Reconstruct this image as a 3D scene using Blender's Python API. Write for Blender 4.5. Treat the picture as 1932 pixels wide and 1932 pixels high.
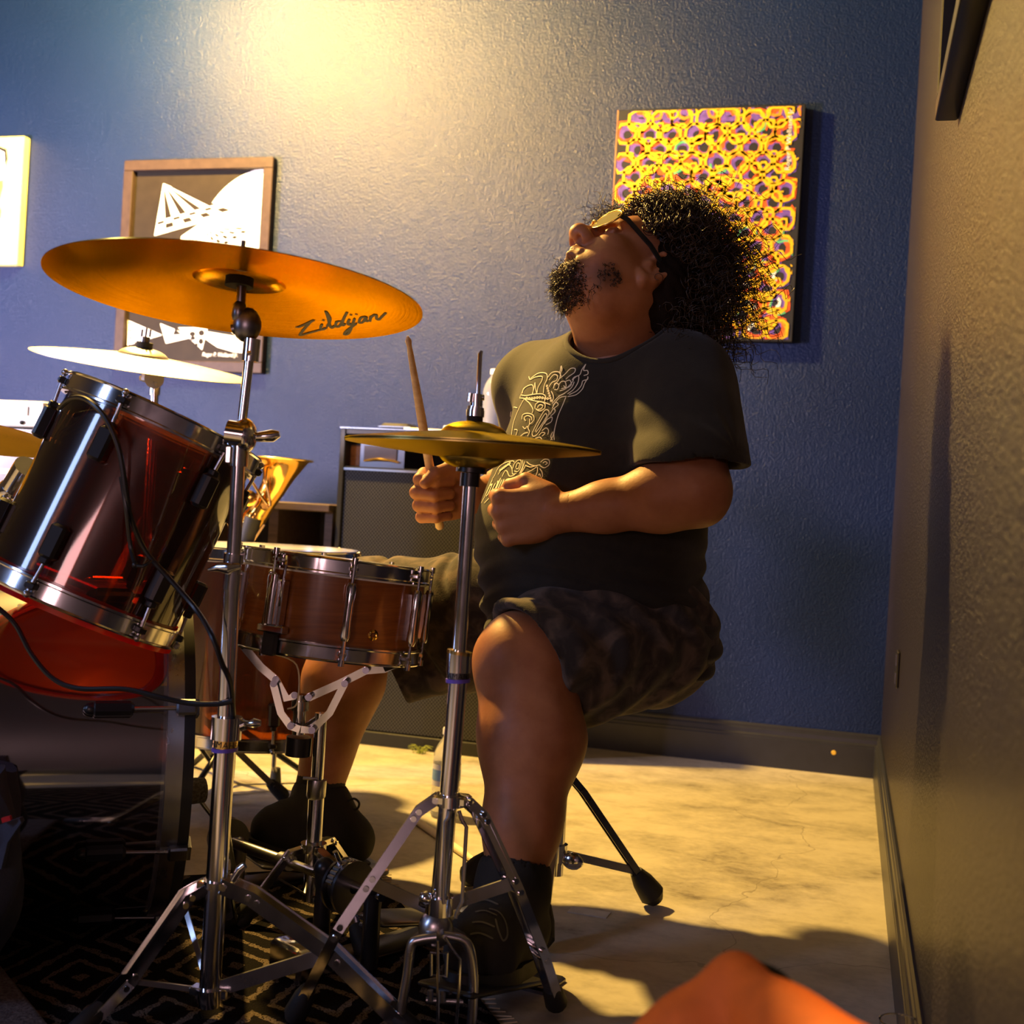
import bpy, math, random
import numpy as np
from mathutils import Vector, Matrix
from mathutils.bvhtree import BVHTree

for o in list(bpy.data.objects):
    bpy.data.objects.remove(o)
SC = bpy.context.scene
COL = SC.collection
random.seed(7)
RNG = np.random.default_rng(11)

# ------------------------------------------------------------------ camera
EYE = Vector((0.0, 0.0, 0.71))
YAW, ROLL, FPX = math.radians(15.5), math.radians(3.27), 2300.0
FW = Vector((-math.sin(YAW), math.cos(YAW), 0))
RT = Vector((math.cos(YAW), math.sin(YAW), 0))
UP = Vector((0, 0, 1))
cam_data = bpy.data.cameras.new('camera')
cam = bpy.data.objects.new('camera', cam_data)
COL.objects.link(cam)
cx = RT * math.cos(ROLL) + UP * math.sin(ROLL)
cy = -RT * math.sin(ROLL) + UP * math.cos(ROLL)
cz = -FW
cam.matrix_world = Matrix(((cx.x, cy.x, cz.x, EYE.x), (cx.y, cy.y, cz.y, EYE.y), (cx.z, cy.z, cz.z, EYE.z), (0, 0, 0, 1)))
cam_data.sensor_width = 36.0
cam_data.lens = FPX / 1932.0 * 36.0
cam_data.clip_start = 0.05
cam_data.dof.use_dof = True
cam_data.dof.focus_distance = 2.0
cam_data.dof.aperture_fstop = 5.6
SC.camera = cam

# ------------------------------------------------------------------ world, lights, exposure
W = bpy.data.worlds.new('world')
SC.world = W
W.use_nodes = True
W.node_tree.nodes['Background'].inputs[0].default_value = (0.35, 0.4, 0.6, 1)
W.node_tree.nodes['Background'].inputs[1].default_value = 0.03
SC.view_settings.view_transform = 'Standard'
SC.view_settings.look = 'None'
SC.view_settings.exposure = 0.0
SC.view_settings.gamma = 1.0
SC.view_settings.use_curve_mapping = False
SC.cycles.use_denoising = True
SC.cycles.max_bounces = 10
SC.cycles.transparent_max_bounces = 16
SC.cycles.sample_clamp_indirect = 6.0


def aim(ob, target):
    d = Vector(target) - ob.location
    ob.rotation_euler = d.to_track_quat('-Z', 'Y').to_euler()


def lamp(name, kind, loc, target, energy, color, **kw):
    d = bpy.data.lights.new(name, kind)
    d.energy = energy
    d.color = color
    for k, v in kw.items():
        setattr(d, k, v)
    o = bpy.data.objects.new(name, d)
    COL.objects.link(o)
    o.location = loc
    aim(o, target)
    return o


KEY = Vector((-1.97, 2.95, 2.45))
lamp('stage_lamp_light', 'POINT', KEY, (-0.55, 2.45, 0.4), 820, (1.0, 0.6, 0.14), shadow_soft_size=0.05)
lamp('room_light', 'AREA', (-0.5, -3.5, 1.25), (-0.6, 2.4, 1.05), 22, (1.0, 0.58, 0.6), shape='RECTANGLE', size=1.0, size_y=0.6)
lamp('cool_fill_light', 'AREA', (-3.4, -1.2, 2.0), (-1.2, 2.4, 0.9), 44, (0.42, 0.56, 1.0), shape='RECTANGLE', size=0.45, size_y=1.6)  # added window-like area light for chrome highlights; no window stands there
lamp('side_stage_light', 'SPOT', (-3.3, 1.5, 1.0), (-2.4, 3.5, 1.1), 720, (1.0, 0.8, 0.95), spot_size=math.radians(96), spot_blend=0.9, shadow_soft_size=0.12)


# ------------------------------------------------------------------ picture geometry: pixel -> point at a real depth
def ray(px, py):
    u, v = (px - 966.0) / FPX, (py - 966.0) / FPX
    xx = u * math.cos(ROLL) + v * math.sin(ROLL)
    yy = -u * math.sin(ROLL) + v * math.cos(ROLL)
    return FW + RT * xx - UP * yy


def P(px, py, z):
    return EYE + ray(px, py) * z


def Ph(px, py, h=0.0):
    r = ray(px, py)
    return EYE + r * ((h - EYE.z) / r.z)


def Py(px, py, Y):
    r = ray(px, py)
    return EYE + r * (Y / r.y)


def Px(px, py, X):
    r = ray(px, py)
    return EYE + r * (X / r.x)


# ------------------------------------------------------------------ materials
class NT:
    def __init__(s, name):
        s.m = bpy.data.materials.new(name)
        s.m.use_nodes = True
        s.t = s.m.node_tree
        s.b = s.t.nodes['Principled BSDF']

    def n(s, typ, **kw):
        nd = s.t.nodes.new(typ)
        for k, v in kw.items():
            setattr(nd, k, v)
        return nd

    def put(s, sock, v):
        if isinstance(v, bpy.types.NodeSocket):
            s.t.links.new(v, sock)
        elif isinstance(v, (tuple, list)):
            sock.default_value = tuple(v) + ((1,) if len(v) == 3 and len(sock.default_value) == 4 else ())
        else:
            sock.default_value = v

    def math(s, op, a, b=0.0, c=0.0):
        nd = s.n('ShaderNodeMath', operation=op)
        s.put(nd.inputs[0], a)
        s.put(nd.inputs[1], b)
        s.put(nd.inputs[2], c)
        return nd.outputs[0]

    def coord(s, which='Object', scale=(1, 1, 1)):
        tc = s.n('ShaderNodeTexCoord')
        mp = s.n('ShaderNodeMapping')
        s.t.links.new(tc.outputs[which], mp.inputs[0])
        mp.inputs['Scale'].default_value = scale
        return mp.outputs[0]

    def noise(s, vec, scale, detail=3.0, rough=0.55, dist=0.0):
        nd = s.n('ShaderNodeTexNoise')
        s.put(nd.inputs['Vector'], vec)
        nd.inputs['Scale'].default_value = scale
        nd.inputs['Detail'].default_value = detail
        nd.inputs['Roughness'].default_value = rough
        nd.inputs['Distortion'].default_value = dist
        return nd.outputs[0]

    def ramp(s, fac, stops):
        nd = s.n('ShaderNodeValToRGB')
        s.put(nd.inputs[0], fac)
        el = nd.color_ramp.elements
        while len(el) < len(stops):
            el.new(0.5)
        for e, (p, c) in zip(el, stops):
            e.position = p
            e.color = tuple(c) + (1,)
        return nd.outputs[0]

    def mix(s, fac, a, b):
        nd = s.n('ShaderNodeMix', data_type='RGBA')
        s.put(nd.inputs[0], fac)
        s.put(nd.inputs[6], a)
        s.put(nd.inputs[7], b)
        return nd.outputs[2]

    def bump(s, h, strength=0.3, dist=0.01):
        nd = s.n('ShaderNodeBump')
        nd.inputs['Strength'].default_value = strength
        nd.inputs['Distance'].default_value = dist
        s.put(nd.inputs['Height'], h)
        s.t.links.new(nd.outputs[0], s.b.inputs['Normal'])

    def set(s, **kw):
        names = dict(color='Base Color', rough='Roughness', metal='Metallic', spec='Specular IOR Level', ior='IOR', trans='Transmission Weight',
                     coat='Coat Weight', coatr='Coat Roughness', sheen='Sheen Weight', sub='Subsurface Weight', aniso='Anisotropic', alpha='Alpha')
        for k, v in kw.items():
            s.put(s.b.inputs[names[k]], v)
        return s


def plain(name, color, rough=0.5, metal=0.0, var=0.12, vscale=30.0, bump=0.0, bscale=200.0, **kw):
    """a simple procedural material: colour with slight noise variation, optional fine relief"""
    t = NT(name)
    v = t.coord()
    f = t.noise(v, vscale)
    lo = tuple(c * (1 - var) for c in color)
    hi = tuple(min(1, c * (1 + var)) for c in color)
    t.set(color=t.ramp(f, [(0.3, lo), (0.7, hi)]), rough=rough, metal=metal, **kw)
    if bump:
        t.bump(t.noise(v, bscale), bump, 0.002)
    return t.m


M = {}


def make_materials():
    # painted wall with orange-peel texture
    for key, col in (('wall', (0.0045, 0.015, 0.066)), ('wall_warm_lit', (0.017, 0.0135, 0.024))):  # second is the same blue paint, browned by warm light put into its colour
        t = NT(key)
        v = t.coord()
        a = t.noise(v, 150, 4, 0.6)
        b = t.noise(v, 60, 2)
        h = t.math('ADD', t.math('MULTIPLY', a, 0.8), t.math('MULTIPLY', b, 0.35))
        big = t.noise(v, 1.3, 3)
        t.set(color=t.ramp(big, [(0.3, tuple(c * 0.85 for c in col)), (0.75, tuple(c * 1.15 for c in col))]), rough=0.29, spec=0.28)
        t.bump(h, 0.9 if key == 'wall_warm_lit' else 0.56, 0.008)
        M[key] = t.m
    # concrete floor
    t = NT('concrete')
    v = t.coord()
    vs = t.coord(scale=(1.0, 1.5, 1.0))
    n1 = t.noise(vs, 2.2, 6, 0.65, 0.6)
    n2 = t.noise(vs, 9, 5, 0.7, 0.3)
    n3 = t.noise(v, 60, 3)
    f = t.math('ADD', t.math('ADD', t.math('MULTIPLY', n1, 0.5), t.math('MULTIPLY', n2, 0.35)), t.math('MULTIPLY', n3, 0.15))
    c = t.ramp(f, [(0.33, (0.14, 0.12, 0.095)), (0.44, (0.37, 0.34, 0.28)), (0.54, (0.5, 0.46, 0.385)), (0.7, (0.58, 0.54, 0.46))])
    vo = t.n('ShaderNodeTexVoronoi', feature='DISTANCE_TO_EDGE')
    wob = t.n('ShaderNodeVectorMath', operation='ADD')
    nz = t.n('ShaderNodeTexNoise')
    nz.inputs['Scale'].default_value = 3.0
    nz.inputs['Detail'].default_value = 4.0
    t.put(nz.inputs['Vector'], v)
    sc = t.n('ShaderNodeVectorMath', operation='SCALE')
    t.put(sc.inputs[0], nz.outputs['Color'])
    sc.inputs['Scale'].default_value = 0.35
    t.put(wob.inputs[0], v)
    t.put(wob.inputs[1], sc.outputs[0])
    t.put(vo.inputs['Vector'], wob.outputs[0])
    vo.inputs['Scale'].default_value = 0.8
    crack = t.math('LESS_THAN', vo.outputs['Distance'], 0.0011)
    c = t.mix(t.math('MULTIPLY', crack, 0.4), c, (0.12, 0.1, 0.07))
    t.set(color=c, rough=t.math('MULTIPLY_ADD', n2, 0.35, 0.3), spec=0.4)
    t.bump(t.math('ADD', n2, t.math('MULTIPLY', n3, 0.3)), 0.12, 0.01)
    M['concrete'] = t.m
    M['baseboard'] = plain('baseboard_paint', (0.016, 0.018, 0.028), 0.35)
    M['ceiling'] = plain('ceiling_paint', (0.04, 0.04, 0.05), 0.8)
    # metals
    def metal(key, col, rough, var=0.08):
        t = NT(key)
        v = t.coord()
        f = t.noise(v, 25, 4)
        t.set(color=t.ramp(f, [(0.2, tuple(c * (1 - var) for c in col)), (0.8, tuple(min(1, c * (1 + var)) for c in col))]), metal=1.0,
              rough=t.math('MULTIPLY_ADD', f, 0.12, rough - 0.05))
        M[key] = t.m
    metal('chrome', (0.74, 0.74, 0.77), 0.13)
    metal('steel', (0.5, 0.5, 0.52), 0.28)
    metal('dark_steel', (0.2, 0.2, 0.22), 0.3)
    metal('brass', (0.86, 0.5, 0.1), 0.14)
    metal('gold', (0.9, 0.62, 0.2), 0.22)
    # cymbals: lathed rings around the local axis
    for key, col, rough in (('cymbal_copper', (0.93, 0.5, 0.06), 0.24), ('cymbal_brass', (0.56, 0.44, 0.13), 0.33), ('cymbal_lit', (0.95, 0.86, 0.66), 0.42),  # crash entry is the same brass, lightened to carry the strong light
                            ('cymbal_gold', (0.9, 0.6, 0.14), 0.36)):
        t = NT(key)
        tc = t.n('ShaderNodeTexCoord')
        sx = t.n('ShaderNodeSeparateXYZ')
        t.put(sx.inputs[0], tc.outputs['Object'])
        r = t.math('SQRT', t.math('ADD', t.math('POWER', sx.outputs[0], 2.0), t.math('POWER', sx.outputs[1], 2.0)))
        cv = t.n('ShaderNodeCombineXYZ')
        t.put(cv.inputs[0], r)
        rn = t.noise(cv.outputs[0], 320, 3, 0.7)
        blot = t.noise(tc.outputs['Object'], 9, 4)
        mixf = t.math('ADD', t.math('MULTIPLY', rn, 0.5), t.math('MULTIPLY', blot, 0.5))
        t.set(color=t.ramp(mixf, [(0.25, tuple(c * 0.72 for c in col)), (0.5, col), (0.75, tuple(min(1, c * 1.15) for c in col))]), metal=1.0,
              rough=t.math('MULTIPLY_ADD', rn, 0.2, rough - 0.1))
        t.b.inputs['Specular Tint'].default_value = tuple(min(1, c * 1.15) for c in col) + (1,)
        t.bump(rn, 0.18, 0.0012)
        M[key] = t.m
    # amber acrylic shells: tinted see-through plus gloss
    def acrylic(key, tint, body, ior, share):
        t = NT(key)
        t.t.nodes.remove(t.b)
        out = t.t.nodes['Material Output']
        tr = t.n('ShaderNodeBsdfTransparent')
        tr.inputs[0].default_value = tint + (1,)
        df = t.n('ShaderNodeBsdfPrincipled')
        vv = t.coord()
        df.inputs['Roughness'].default_value = 0.3
        t.put(df.inputs['Base Color'], t.ramp(t.noise(vv, 5), [(0.3, tuple(c * 0.8 for c in body)), (0.7, body)]))
        gl = t.n('ShaderNodeBsdfGlossy')
        gl.inputs['Roughness'].default_value = 0.07
        mx = t.n('ShaderNodeMixShader')
        mx.inputs[0].default_value = share
        t.t.links.new(tr.outputs[0], mx.inputs[1])
        t.t.links.new(df.outputs[0], mx.inputs[2])
        fr = t.n('ShaderNodeFresnel')
        fr.inputs['IOR'].default_value = ior
        m2 = t.n('ShaderNodeMixShader')
        t.t.links.new(fr.outputs[0], m2.inputs[0])
        t.t.links.new(mx.outputs[0], m2.inputs[1])
        t.t.links.new(gl.outputs[0], m2.inputs[2])
        t.t.links.new(m2.outputs[0], out.inputs[0])
        M[key] = t.m
    acrylic('bass_acrylic', (0.55, 0.2, 0.04), (0.045, 0.022, 0.014), 6.5, 0.45)
    acrylic('amber_acrylic', (0.85, 0.38, 0.08), (0.22, 0.07, 0.014), 1.6, 0.4)
    acrylic('wine_acrylic', (0.8, 0.34, 0.09), (0.06, 0.026, 0.014), 1.8, 0.25)
    # glowing-through drum film
    def film(key, col, clear):
        t = NT(key)
        t.t.nodes.remove(t.b)
        out = t.t.nodes['Material Output']
        a = t.n('ShaderNodeBsdfTranslucent')
        t.put(a.inputs[0], t.ramp(t.noise(t.coord(), 14), [(0.3, tuple(c * 0.9 for c in col)), (0.7, col)]))
        b = t.n('ShaderNodeBsdfTransparent')
        b.inputs[0].default_value = col + (1,)
        g = t.n('ShaderNodeBsdfGlossy')
        g.inputs['Roughness'].default_value = 0.15
        m1 = t.n('ShaderNodeMixShader')
        m1.inputs[0].default_value = clear
        t.t.links.new(a.outputs[0], m1.inputs[1])
        t.t.links.new(b.outputs[0], m1.inputs[2])
        m2 = t.n('ShaderNodeMixShader')
        m2.inputs[0].default_value = 0.07
        t.t.links.new(m1.outputs[0], m2.inputs[1])
        t.t.links.new(g.outputs[0], m2.inputs[2])
        t.t.links.new(m2.outputs[0], out.inputs[0])
        M[key] = t.m
    film('red_film', (1.0, 0.09, 0.02), 0.1)
    film('clear_film', (0.97, 0.96, 0.94), 0.9)
    # snare: stained wood ply under lacquer
    t = NT('copper_wood')
    v = t.coord(scale=(1, 1, 12))
    f = t.noise(v, 6, 5, 0.6, 1.2)
    t.set(color=t.ramp(f, [(0.3, (0.2, 0.06, 0.012)), (0.7, (0.34, 0.12, 0.022))]), rough=0.22, coat=0.8, coatr=0.06)
    M['copper_wood'] = t.m
    t = NT('oak')
    v = t.coord(scale=(1, 14, 14))
    f = t.noise(v, 5, 5, 0.6, 1.0)
    t.set(color=t.ramp(f, [(0.3, (0.5, 0.3, 0.13)), (0.7, (0.72, 0.5, 0.26))]), rough=0.45)
    M['oak'] = t.m
    t = NT('dark_wood')
    v = t.coord(scale=(1, 10, 10))
    f = t.noise(v, 6, 5, 0.6, 1.0)
    t.set(color=t.ramp(f, [(0.3, (0.05, 0.032, 0.028)), (0.7, (0.11, 0.075, 0.065))]), rough=0.4)
    M['dark_wood'] = t.m
    t = NT('frame_wood')
    v = t.coord(scale=(8, 8, 8))
    f = t.noise(v, 6, 5)
    t.set(color=t.ramp(f, [(0.3, (0.03, 0.02, 0.018)), (0.7, (0.045, 0.03, 0.026))]), rough=0.5, spec=0.2)
    M['frame_wood'] = t.m
    M['black_plastic'] = plain('black_plastic', (0.012, 0.012, 0.014), 0.32)
    M['rubber'] = plain('rubber', (0.012, 0.012, 0.012), 0.65, bump=0.2)
    M['black_vinyl'] = plain('black_vinyl', (0.014, 0.014, 0.016), 0.5, bump=0.3, bscale=500)
    M['ink'] = plain('black_ink', (0.02, 0.012, 0.006), 0.5)
    M['white_paint'] = plain('white_paint', (0.82, 0.82, 0.8), 0.4, var=0.04)
    M['white_plastic'] = plain('white_plastic', (0.8, 0.8, 0.82), 0.35, var=0.04)
    M['print_white'] = plain('print_white', (0.85, 0.87, 0.83), 0.45, var=0.03)
    M['print_black'] = plain('print_black', (0.018, 0.014, 0.01), 0.55, spec=0.12)
    M['violet_ring'] = plain('violet_ring', (0.16, 0.1, 0.6), 0.4)
    M['cream_print'] = plain('cream_print', (0.82, 0.72, 0.52), 0.7, var=0.08)
    M['lace_grey'] = plain('lace_grey', (0.09, 0.085, 0.075), 0.8)
    M['tape_grey'] = plain('tape_grey', (0.55, 0.53, 0.5), 0.35)
    M['orange_cloth'] = plain('orange_cloth', (0.88, 0.17, 0.01), 0.75, bump=0.3, bscale=300)
    M['black_cloth'] = plain('black_cloth', (0.012, 0.011, 0.011), 0.85, bump=0.3, bscale=400)
    M['navy_cloth'] = plain('navy_cloth', (0.03, 0.035, 0.06), 0.8, bump=0.3, bscale=300)
    M['red_cloth'] = plain('red_cloth', (0.5, 0.01, 0.015), 0.8)
    M['yellow_dot'] = plain('yellow_dot', (0.8, 0.5, 0.05), 0.5)
    M['grass_green'] = plain('grass_green', (0.25, 0.3, 0.05), 0.7)
    M['shirt'] = plain('shirt_jersey', (0.0145, 0.0115, 0.007), 0.9, var=0.2, vscale=60, bump=0.25, bscale=500, sheen=0.12)
    # camo-ish shorts
    t = NT('shorts_cloth')
    v = t.coord()
    f = t.noise(v, 26, 3, 0.5, 0.8)
    t.set(color=t.ramp(f, [(0.38, (0.024, 0.018, 0.014)), (0.5, (0.055, 0.04, 0.03)), (0.62, (0.11, 0.078, 0.056))]), rough=0.9, sheen=0.1)
    t.bump(t.noise(v, 400, 2), 0.25, 0.002)
    M['shorts'] = t.m
    # skin
    t = NT('skin')
    v = t.coord()
    f = t.noise(v, 22, 4, 0.6)
    g = t.noise(v, 240, 3)
    t.set(color=t.ramp(f, [(0.3, (0.33, 0.125, 0.055)), (0.7, (0.43, 0.18, 0.082))]), rough=t.math('MULTIPLY_ADD', g, 0.2, 0.42), sub=0.1, spec=0.33)
    t.b.inputs['Subsurface Radius'].default_value = (0.012, 0.005, 0.003)
    t.b.inputs['Subsurface Scale'].default_value = 0.5
    t.bump(g, 0.12, 0.0015)
    M['skin'] = t.m
    M['lip'] = plain('lip', (0.33, 0.11, 0.08), 0.4)
    # hair
    t = NT('hair')
    v = t.coord()
    f = t.noise(v, 50, 2)
    t.set(color=t.ramp(f, [(0.3, (0.016, 0.008, 0.004)), (0.75, (0.055, 0.026, 0.01))]), rough=0.42, spec=0.5)
    M['hair'] = t.m
    M['lens'] = NT('gold_lens').set(color=(0.95, 0.7, 0.12), metal=0.75, rough=0.08).m
    # glass and water
    M['clear_plastic'] = NT('clear_plastic').set(color=(0.93, 0.95, 0.97), rough=0.12, trans=0.82, ior=1.3).m
    M['cup_glass'] = NT('cup_glass').set(color=(0.98, 0.93, 0.85), rough=0.02, trans=1.0, ior=1.3).m
    # amp grille: hex perforation
    t = NT('grille')
    tc = t.n('ShaderNodeTexCoord')
    sx = t.n('ShaderNodeSeparateXYZ')
    t.put(sx.inputs[0], tc.outputs['Object'])
    px_ = 0.0105
    x = t.math('DIVIDE', sx.outputs[0], px_)
    y = t.math('DIVIDE', sx.outputs[2], px_ * 1.1)
    def cell(ox):
        a = t.math('SUBTRACT', t.math('FRACT', t.math('ADD', x, ox)), 0.5)
        b = t.math('SUBTRACT', t.math('FRACT', t.math('ADD', y, ox)), 0.5)
        return t.math('ADD', t.math('POWER', a, 2.0), t.math('MULTIPLY', t.math('POWER', b, 2.0), 1.2))
    d = t.math('MINIMUM', cell(0.0), cell(0.5))
    hole = t.math('LESS_THAN', d, 0.085)
    t.set(color=t.mix(hole, (0.07, 0.07, 0.075), (0.003, 0.003, 0.004)), rough=0.45, metal=0.3)
    t.bump(t.math('SUBTRACT', 1.0, hole), 0.6, 0.003)
    M['grille'] = t.m
    # rug: dark pile with concentric diamond lines
    t = NT('rug_pile')
    tc = t.n('ShaderNodeTexCoord')
    sx = t.n('ShaderNodeSeparateXYZ')
    wv = t.n('ShaderNodeVectorMath', operation='ADD')
    nz = t.n('ShaderNodeTexNoise')
    nz.inputs['Scale'].default_value = 60.0
    t.put(nz.inputs['Vector'], tc.outputs['Object'])
    sc = t.n('ShaderNodeVectorMath', operation='SCALE')
    t.put(sc.inputs[0], nz.outputs['Color'])
    sc.inputs['Scale'].default_value = 0.018
    t.put(wv.inputs[0], tc.outputs['Object'])
    t.put(wv.inputs[1], sc.outputs[0])
    t.put(sx.inputs[0], wv.outputs[0])
    ax = t.math('ABSOLUTE', t.math('SUBTRACT', t.math('FRACT', t.math('DIVIDE', sx.outputs[0], 0.3)), 0.5))
    ay = t.math('ABSOLUTE', t.math('SUBTRACT', t.math('FRACT', t.math('DIVIDE', sx.outputs[1], 0.22)), 0.5))
    dd = t.math('FRACT', t.math('MULTIPLY', t.math('ADD', ax, ay), 5.0))
    line = t.math('LESS_THAN', dd, 0.3)
    pile = t.noise(tc.outputs['Object'], 350, 2)
    keep = t.math('GREATER_THAN', pile, 0.42)
    t.set(color=t.mix(t.math('MULTIPLY', line, keep), (0.006, 0.005, 0.005), (0.13, 0.1, 0.075)), rough=0.95, spec=0.06)
    t.bump(pile, 0.7, 0.006)
    M['rug'] = t.m
    M['grey_mat'] = plain('grey_mat', (0.11, 0.1, 0.105), 0.95, var=0.6, vscale=220, bump=0.6, bscale=300)
    # canvases
    t = NT('yellow_canvas_paint')
    v = t.coord()
    f = t.noise(v, 4, 3)
    t.set(color=t.ramp(f, [(0.3, (0.75, 0.68, 0.2)), (0.7, (0.85, 0.8, 0.35))]), rough=0.6)
    M['yellow_canvas'] = t.m
    M['p_yellow'] = plain('paint_yellow', (0.72, 0.45, 0.008), 0.45, var=0.2, vscale=60)
    M['p_red'] = plain('paint_red', (0.7, 0.1, 0.015), 0.45, var=0.3, vscale=60)
    M['p_purple'] = plain('paint_purple', (0.13, 0.07, 0.36), 0.45, var=0.3, vscale=60)
    M['p_orange'] = plain('paint_orange', (0.75, 0.25, 0.02), 0.45, var=0.2, vscale=60)
    M['p_green'] = plain('paint_green', (0.1, 0.45, 0.2), 0.45, var=0.3, vscale=60)
    M['p_brown'] = plain('paint_brown', (0.45, 0.2, 0.07), 0.5, var=0.3, vscale=40)
    M['p_blue'] = plain('paint_blue', (0.25, 0.45, 0.75), 0.5, var=0.2, vscale=40)
    M['hair_core'] = plain('hair_core', (0.012, 0.007, 0.004), 0.95, bump=0.8, bscale=150, spec=0.05)
    M['p_black'] = plain('paint_black', (0.012, 0.012, 0.014), 0.5)


make_materials()


# ------------------------------------------------------------------ mesh building
BASE = {}


def basis(axis, hint=None):
    a = Vector(axis).normalized()
    h = Vector(hint) if hint is not None else (Vector((0, 0, 1)) if abs(a.z) < 0.9 else Vector((1, 0, 0)))
    s = (h - a * h.dot(a)).normalized()
    return s, a.cross(s), a


class MB:
    def __init__(s):
        s.v, s.f = [], []

    def add(s, vs, fs):
        n = len(s.v)
        s.v += [tuple(v) for v in vs]
        s.f += [tuple(i + n for i in f) for f in fs]
        return s

    def box(s, c, size, ax=None, bev=0.0):
        c = Vector(c)
        ax = ax or (Vector((1, 0, 0)), Vector((0, 1, 0)), Vector((0, 0, 1)))
        a, b, d = (Vector(ax[i]) * size[i] / 2 for i in range(3))
        if bev <= 0:
            vs = [c + a * i + b * j + d * k for i in (-1, 1) for j in (-1, 1) for k in (-1, 1)]
            return s.add(vs, [(0, 1, 3, 2), (4, 6, 7, 5), (0, 4, 5, 1), (2, 3, 7, 6), (0, 2, 6, 4), (1, 5, 7, 3)])
        # chamfered: three stacked rings in the local third axis
        ka, kb, kd = (1 - 2 * bev / max(size[i], 1e-6) for i in range(3))
        def ring(ra, rb, k):
            return [c + a * i * ra[0] + b * j * ra[1] + d * k for (i, j, ra) in
                    ((-1, -1, (ra, kb * rb)), (-1, -1, (ka * ra, rb)), (1, -1, (ka * ra, rb)), (1, -1, (ra, kb * rb)), (1, 1, (ra, kb * rb)), (1, 1, (ka * ra, rb)), (-1, 1, (ka * ra, rb)), (-1, 1, (ra, kb * rb)))]
        rs = [ring(ka, kb, -1), ring(1, 1, -kd), ring(1, 1, kd), ring(ka, kb, 1)]
        vs = [p for r in rs for p in r]
        fs = [tuple(range(7, -1, -1)), tuple(range(24, 32))]
        for q in range(3):
            for i in range(8):
                j = (i + 1) % 8
                fs.append((q * 8 + i, q * 8 + j, q * 8 + 8 + j, q * 8 + 8 + i))
        return s.add(vs, fs)

    def tube(s, pts, r, n=12, cap=True, closed=False):
        pts = [Vector(p) for p in pts]
        k = len(pts)
        rr = r if isinstance(r, (list, tuple)) else [r] * k
        vs, fs = [], []
        side = None
        for i, p in enumerate(pts):
            if closed:
                d = (pts[(i + 1) % k] - pts[i - 1]).normalized()
            else:
                d = (pts[min(i + 1, k - 1)] - pts[max(i - 1, 0)])
                d = d.normalized() if d.length > 1e-9 else Vector((0, 0, 1))
            if side is None:
                side = basis(d)[0]
            else:
                side = side - d * side.dot(d)
                side = side.normalized() if side.length > 1e-6 else basis(d)[0]
            o = d.cross(side)
            for j in range(n):
                t = 2 * math.pi * j / n
                vs.append(p + (side * math.cos(t) + o * math.sin(t)) * rr[i])
        for i in range(k if closed else k - 1):
            i2 = (i + 1) % k
            for j in range(n):
                j2 = (j + 1) % n
                fs.append((i * n + j, i * n + j2, i2 * n + j2, i2 * n + j))
        if cap and not closed:
            fs.append(tuple(range(n - 1, -1, -1)))
            fs.append(tuple((k - 1) * n + j for j in range(n)))
        return s.add(vs, fs)

    def cyl(s, a, b, r, n=20):
        return s.tube([a, b], r, n)

    def lathe(s, prof, origin=(0, 0, 0), axis=(0, 0, 1), n=48, hint=None, loop=False):
        """prof: (radius, height) pairs along the axis; loop closes the profile on itself"""
        o = Vector(origin)
        e1, e2, a = basis(axis, hint)
        vs, fs = [], []
        k = len(prof)
        for (r, h) in prof:
            for j in range(n):
                t = 2 * math.pi * j / n
                vs.append(o + a * h + (e1 * math.cos(t) + e2 * math.sin(t)) * max(r, 1e-5))
        for i in range(k if loop else k - 1):
            i2 = (i + 1) % k
            for j in range(n):
                j2 = (j + 1) % n
                fs.append((i * n + j, i * n + j2, i2 * n + j2, i2 * n + j))
        return s.add(vs, fs)

    def ball(s, c, r, n=14, axes=None):
        c = Vector(c)
        rad = r if isinstance(r, (tuple, list)) else (r, r, r)
        ax = axes or (Vector((1, 0, 0)), Vector((0, 1, 0)), Vector((0, 0, 1)))
        m = max(6, n // 2)
        vs, fs = [], []
        for i in range(m + 1):
            th = math.pi * i / m
            for j in range(n):
                t = 2 * math.pi * j / n
                st = max(math.sin(th), 1e-4)
                vs.append(c + ax[0] * rad[0] * st * math.cos(t) + ax[1] * rad[1] * st * math.sin(t) + ax[2] * rad[2] * math.cos(th))
        for i in range(m):
            for j in range(n):
                j2 = (j + 1) % n
                fs.append((i * n + j, (i + 1) * n + j, (i + 1) * n + j2, i * n + j2))
        return s.add(vs, fs)

    def bar(s, pts, w, t, side):
        """flat bar: width w along `side`, thickness t across, swept along pts"""
        pts = [Vector(p) for p in pts]
        sd = Vector(side).normalized()
        vs, fs = [], []
        k = len(pts)
        for i, p in enumerate(pts):
            d = (pts[min(i + 1, k - 1)] - pts[max(i - 1, 0)]).normalized()
            q = d.cross(sd).normalized()
            for (a, b) in ((-1, -1), (1, -1), (1, 1), (-1, 1)):
                vs.append(p + sd * a * w / 2 + q * b * t / 2)
        for i in range(k - 1):
            for j in range(4):
                j2 = (j + 1) % 4
                fs.append((i * 4 + j, i * 4 + j2, i * 4 + 4 + j2, i * 4 + 4 + j))
        fs += [(3, 2, 1, 0), tuple((k - 1) * 4 + j for j in range(4))]
        return s.add(vs, fs)

    def poly(s, pts, depth=None):
        """flat polygon; with depth (a vector) a prism"""
        pts = [Vector(p) for p in pts]
        n = len(pts)
        if depth is None:
            return s.add(pts, [tuple(range(n))])
        d = Vector(depth)
        return s.add(pts + [p + d for p in pts], [tuple(range(n - 1, -1, -1)), tuple(range(n, 2 * n))] + [(i, (i + 1) % n, n + (i + 1) % n, n + i) for i in range(n)])

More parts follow.
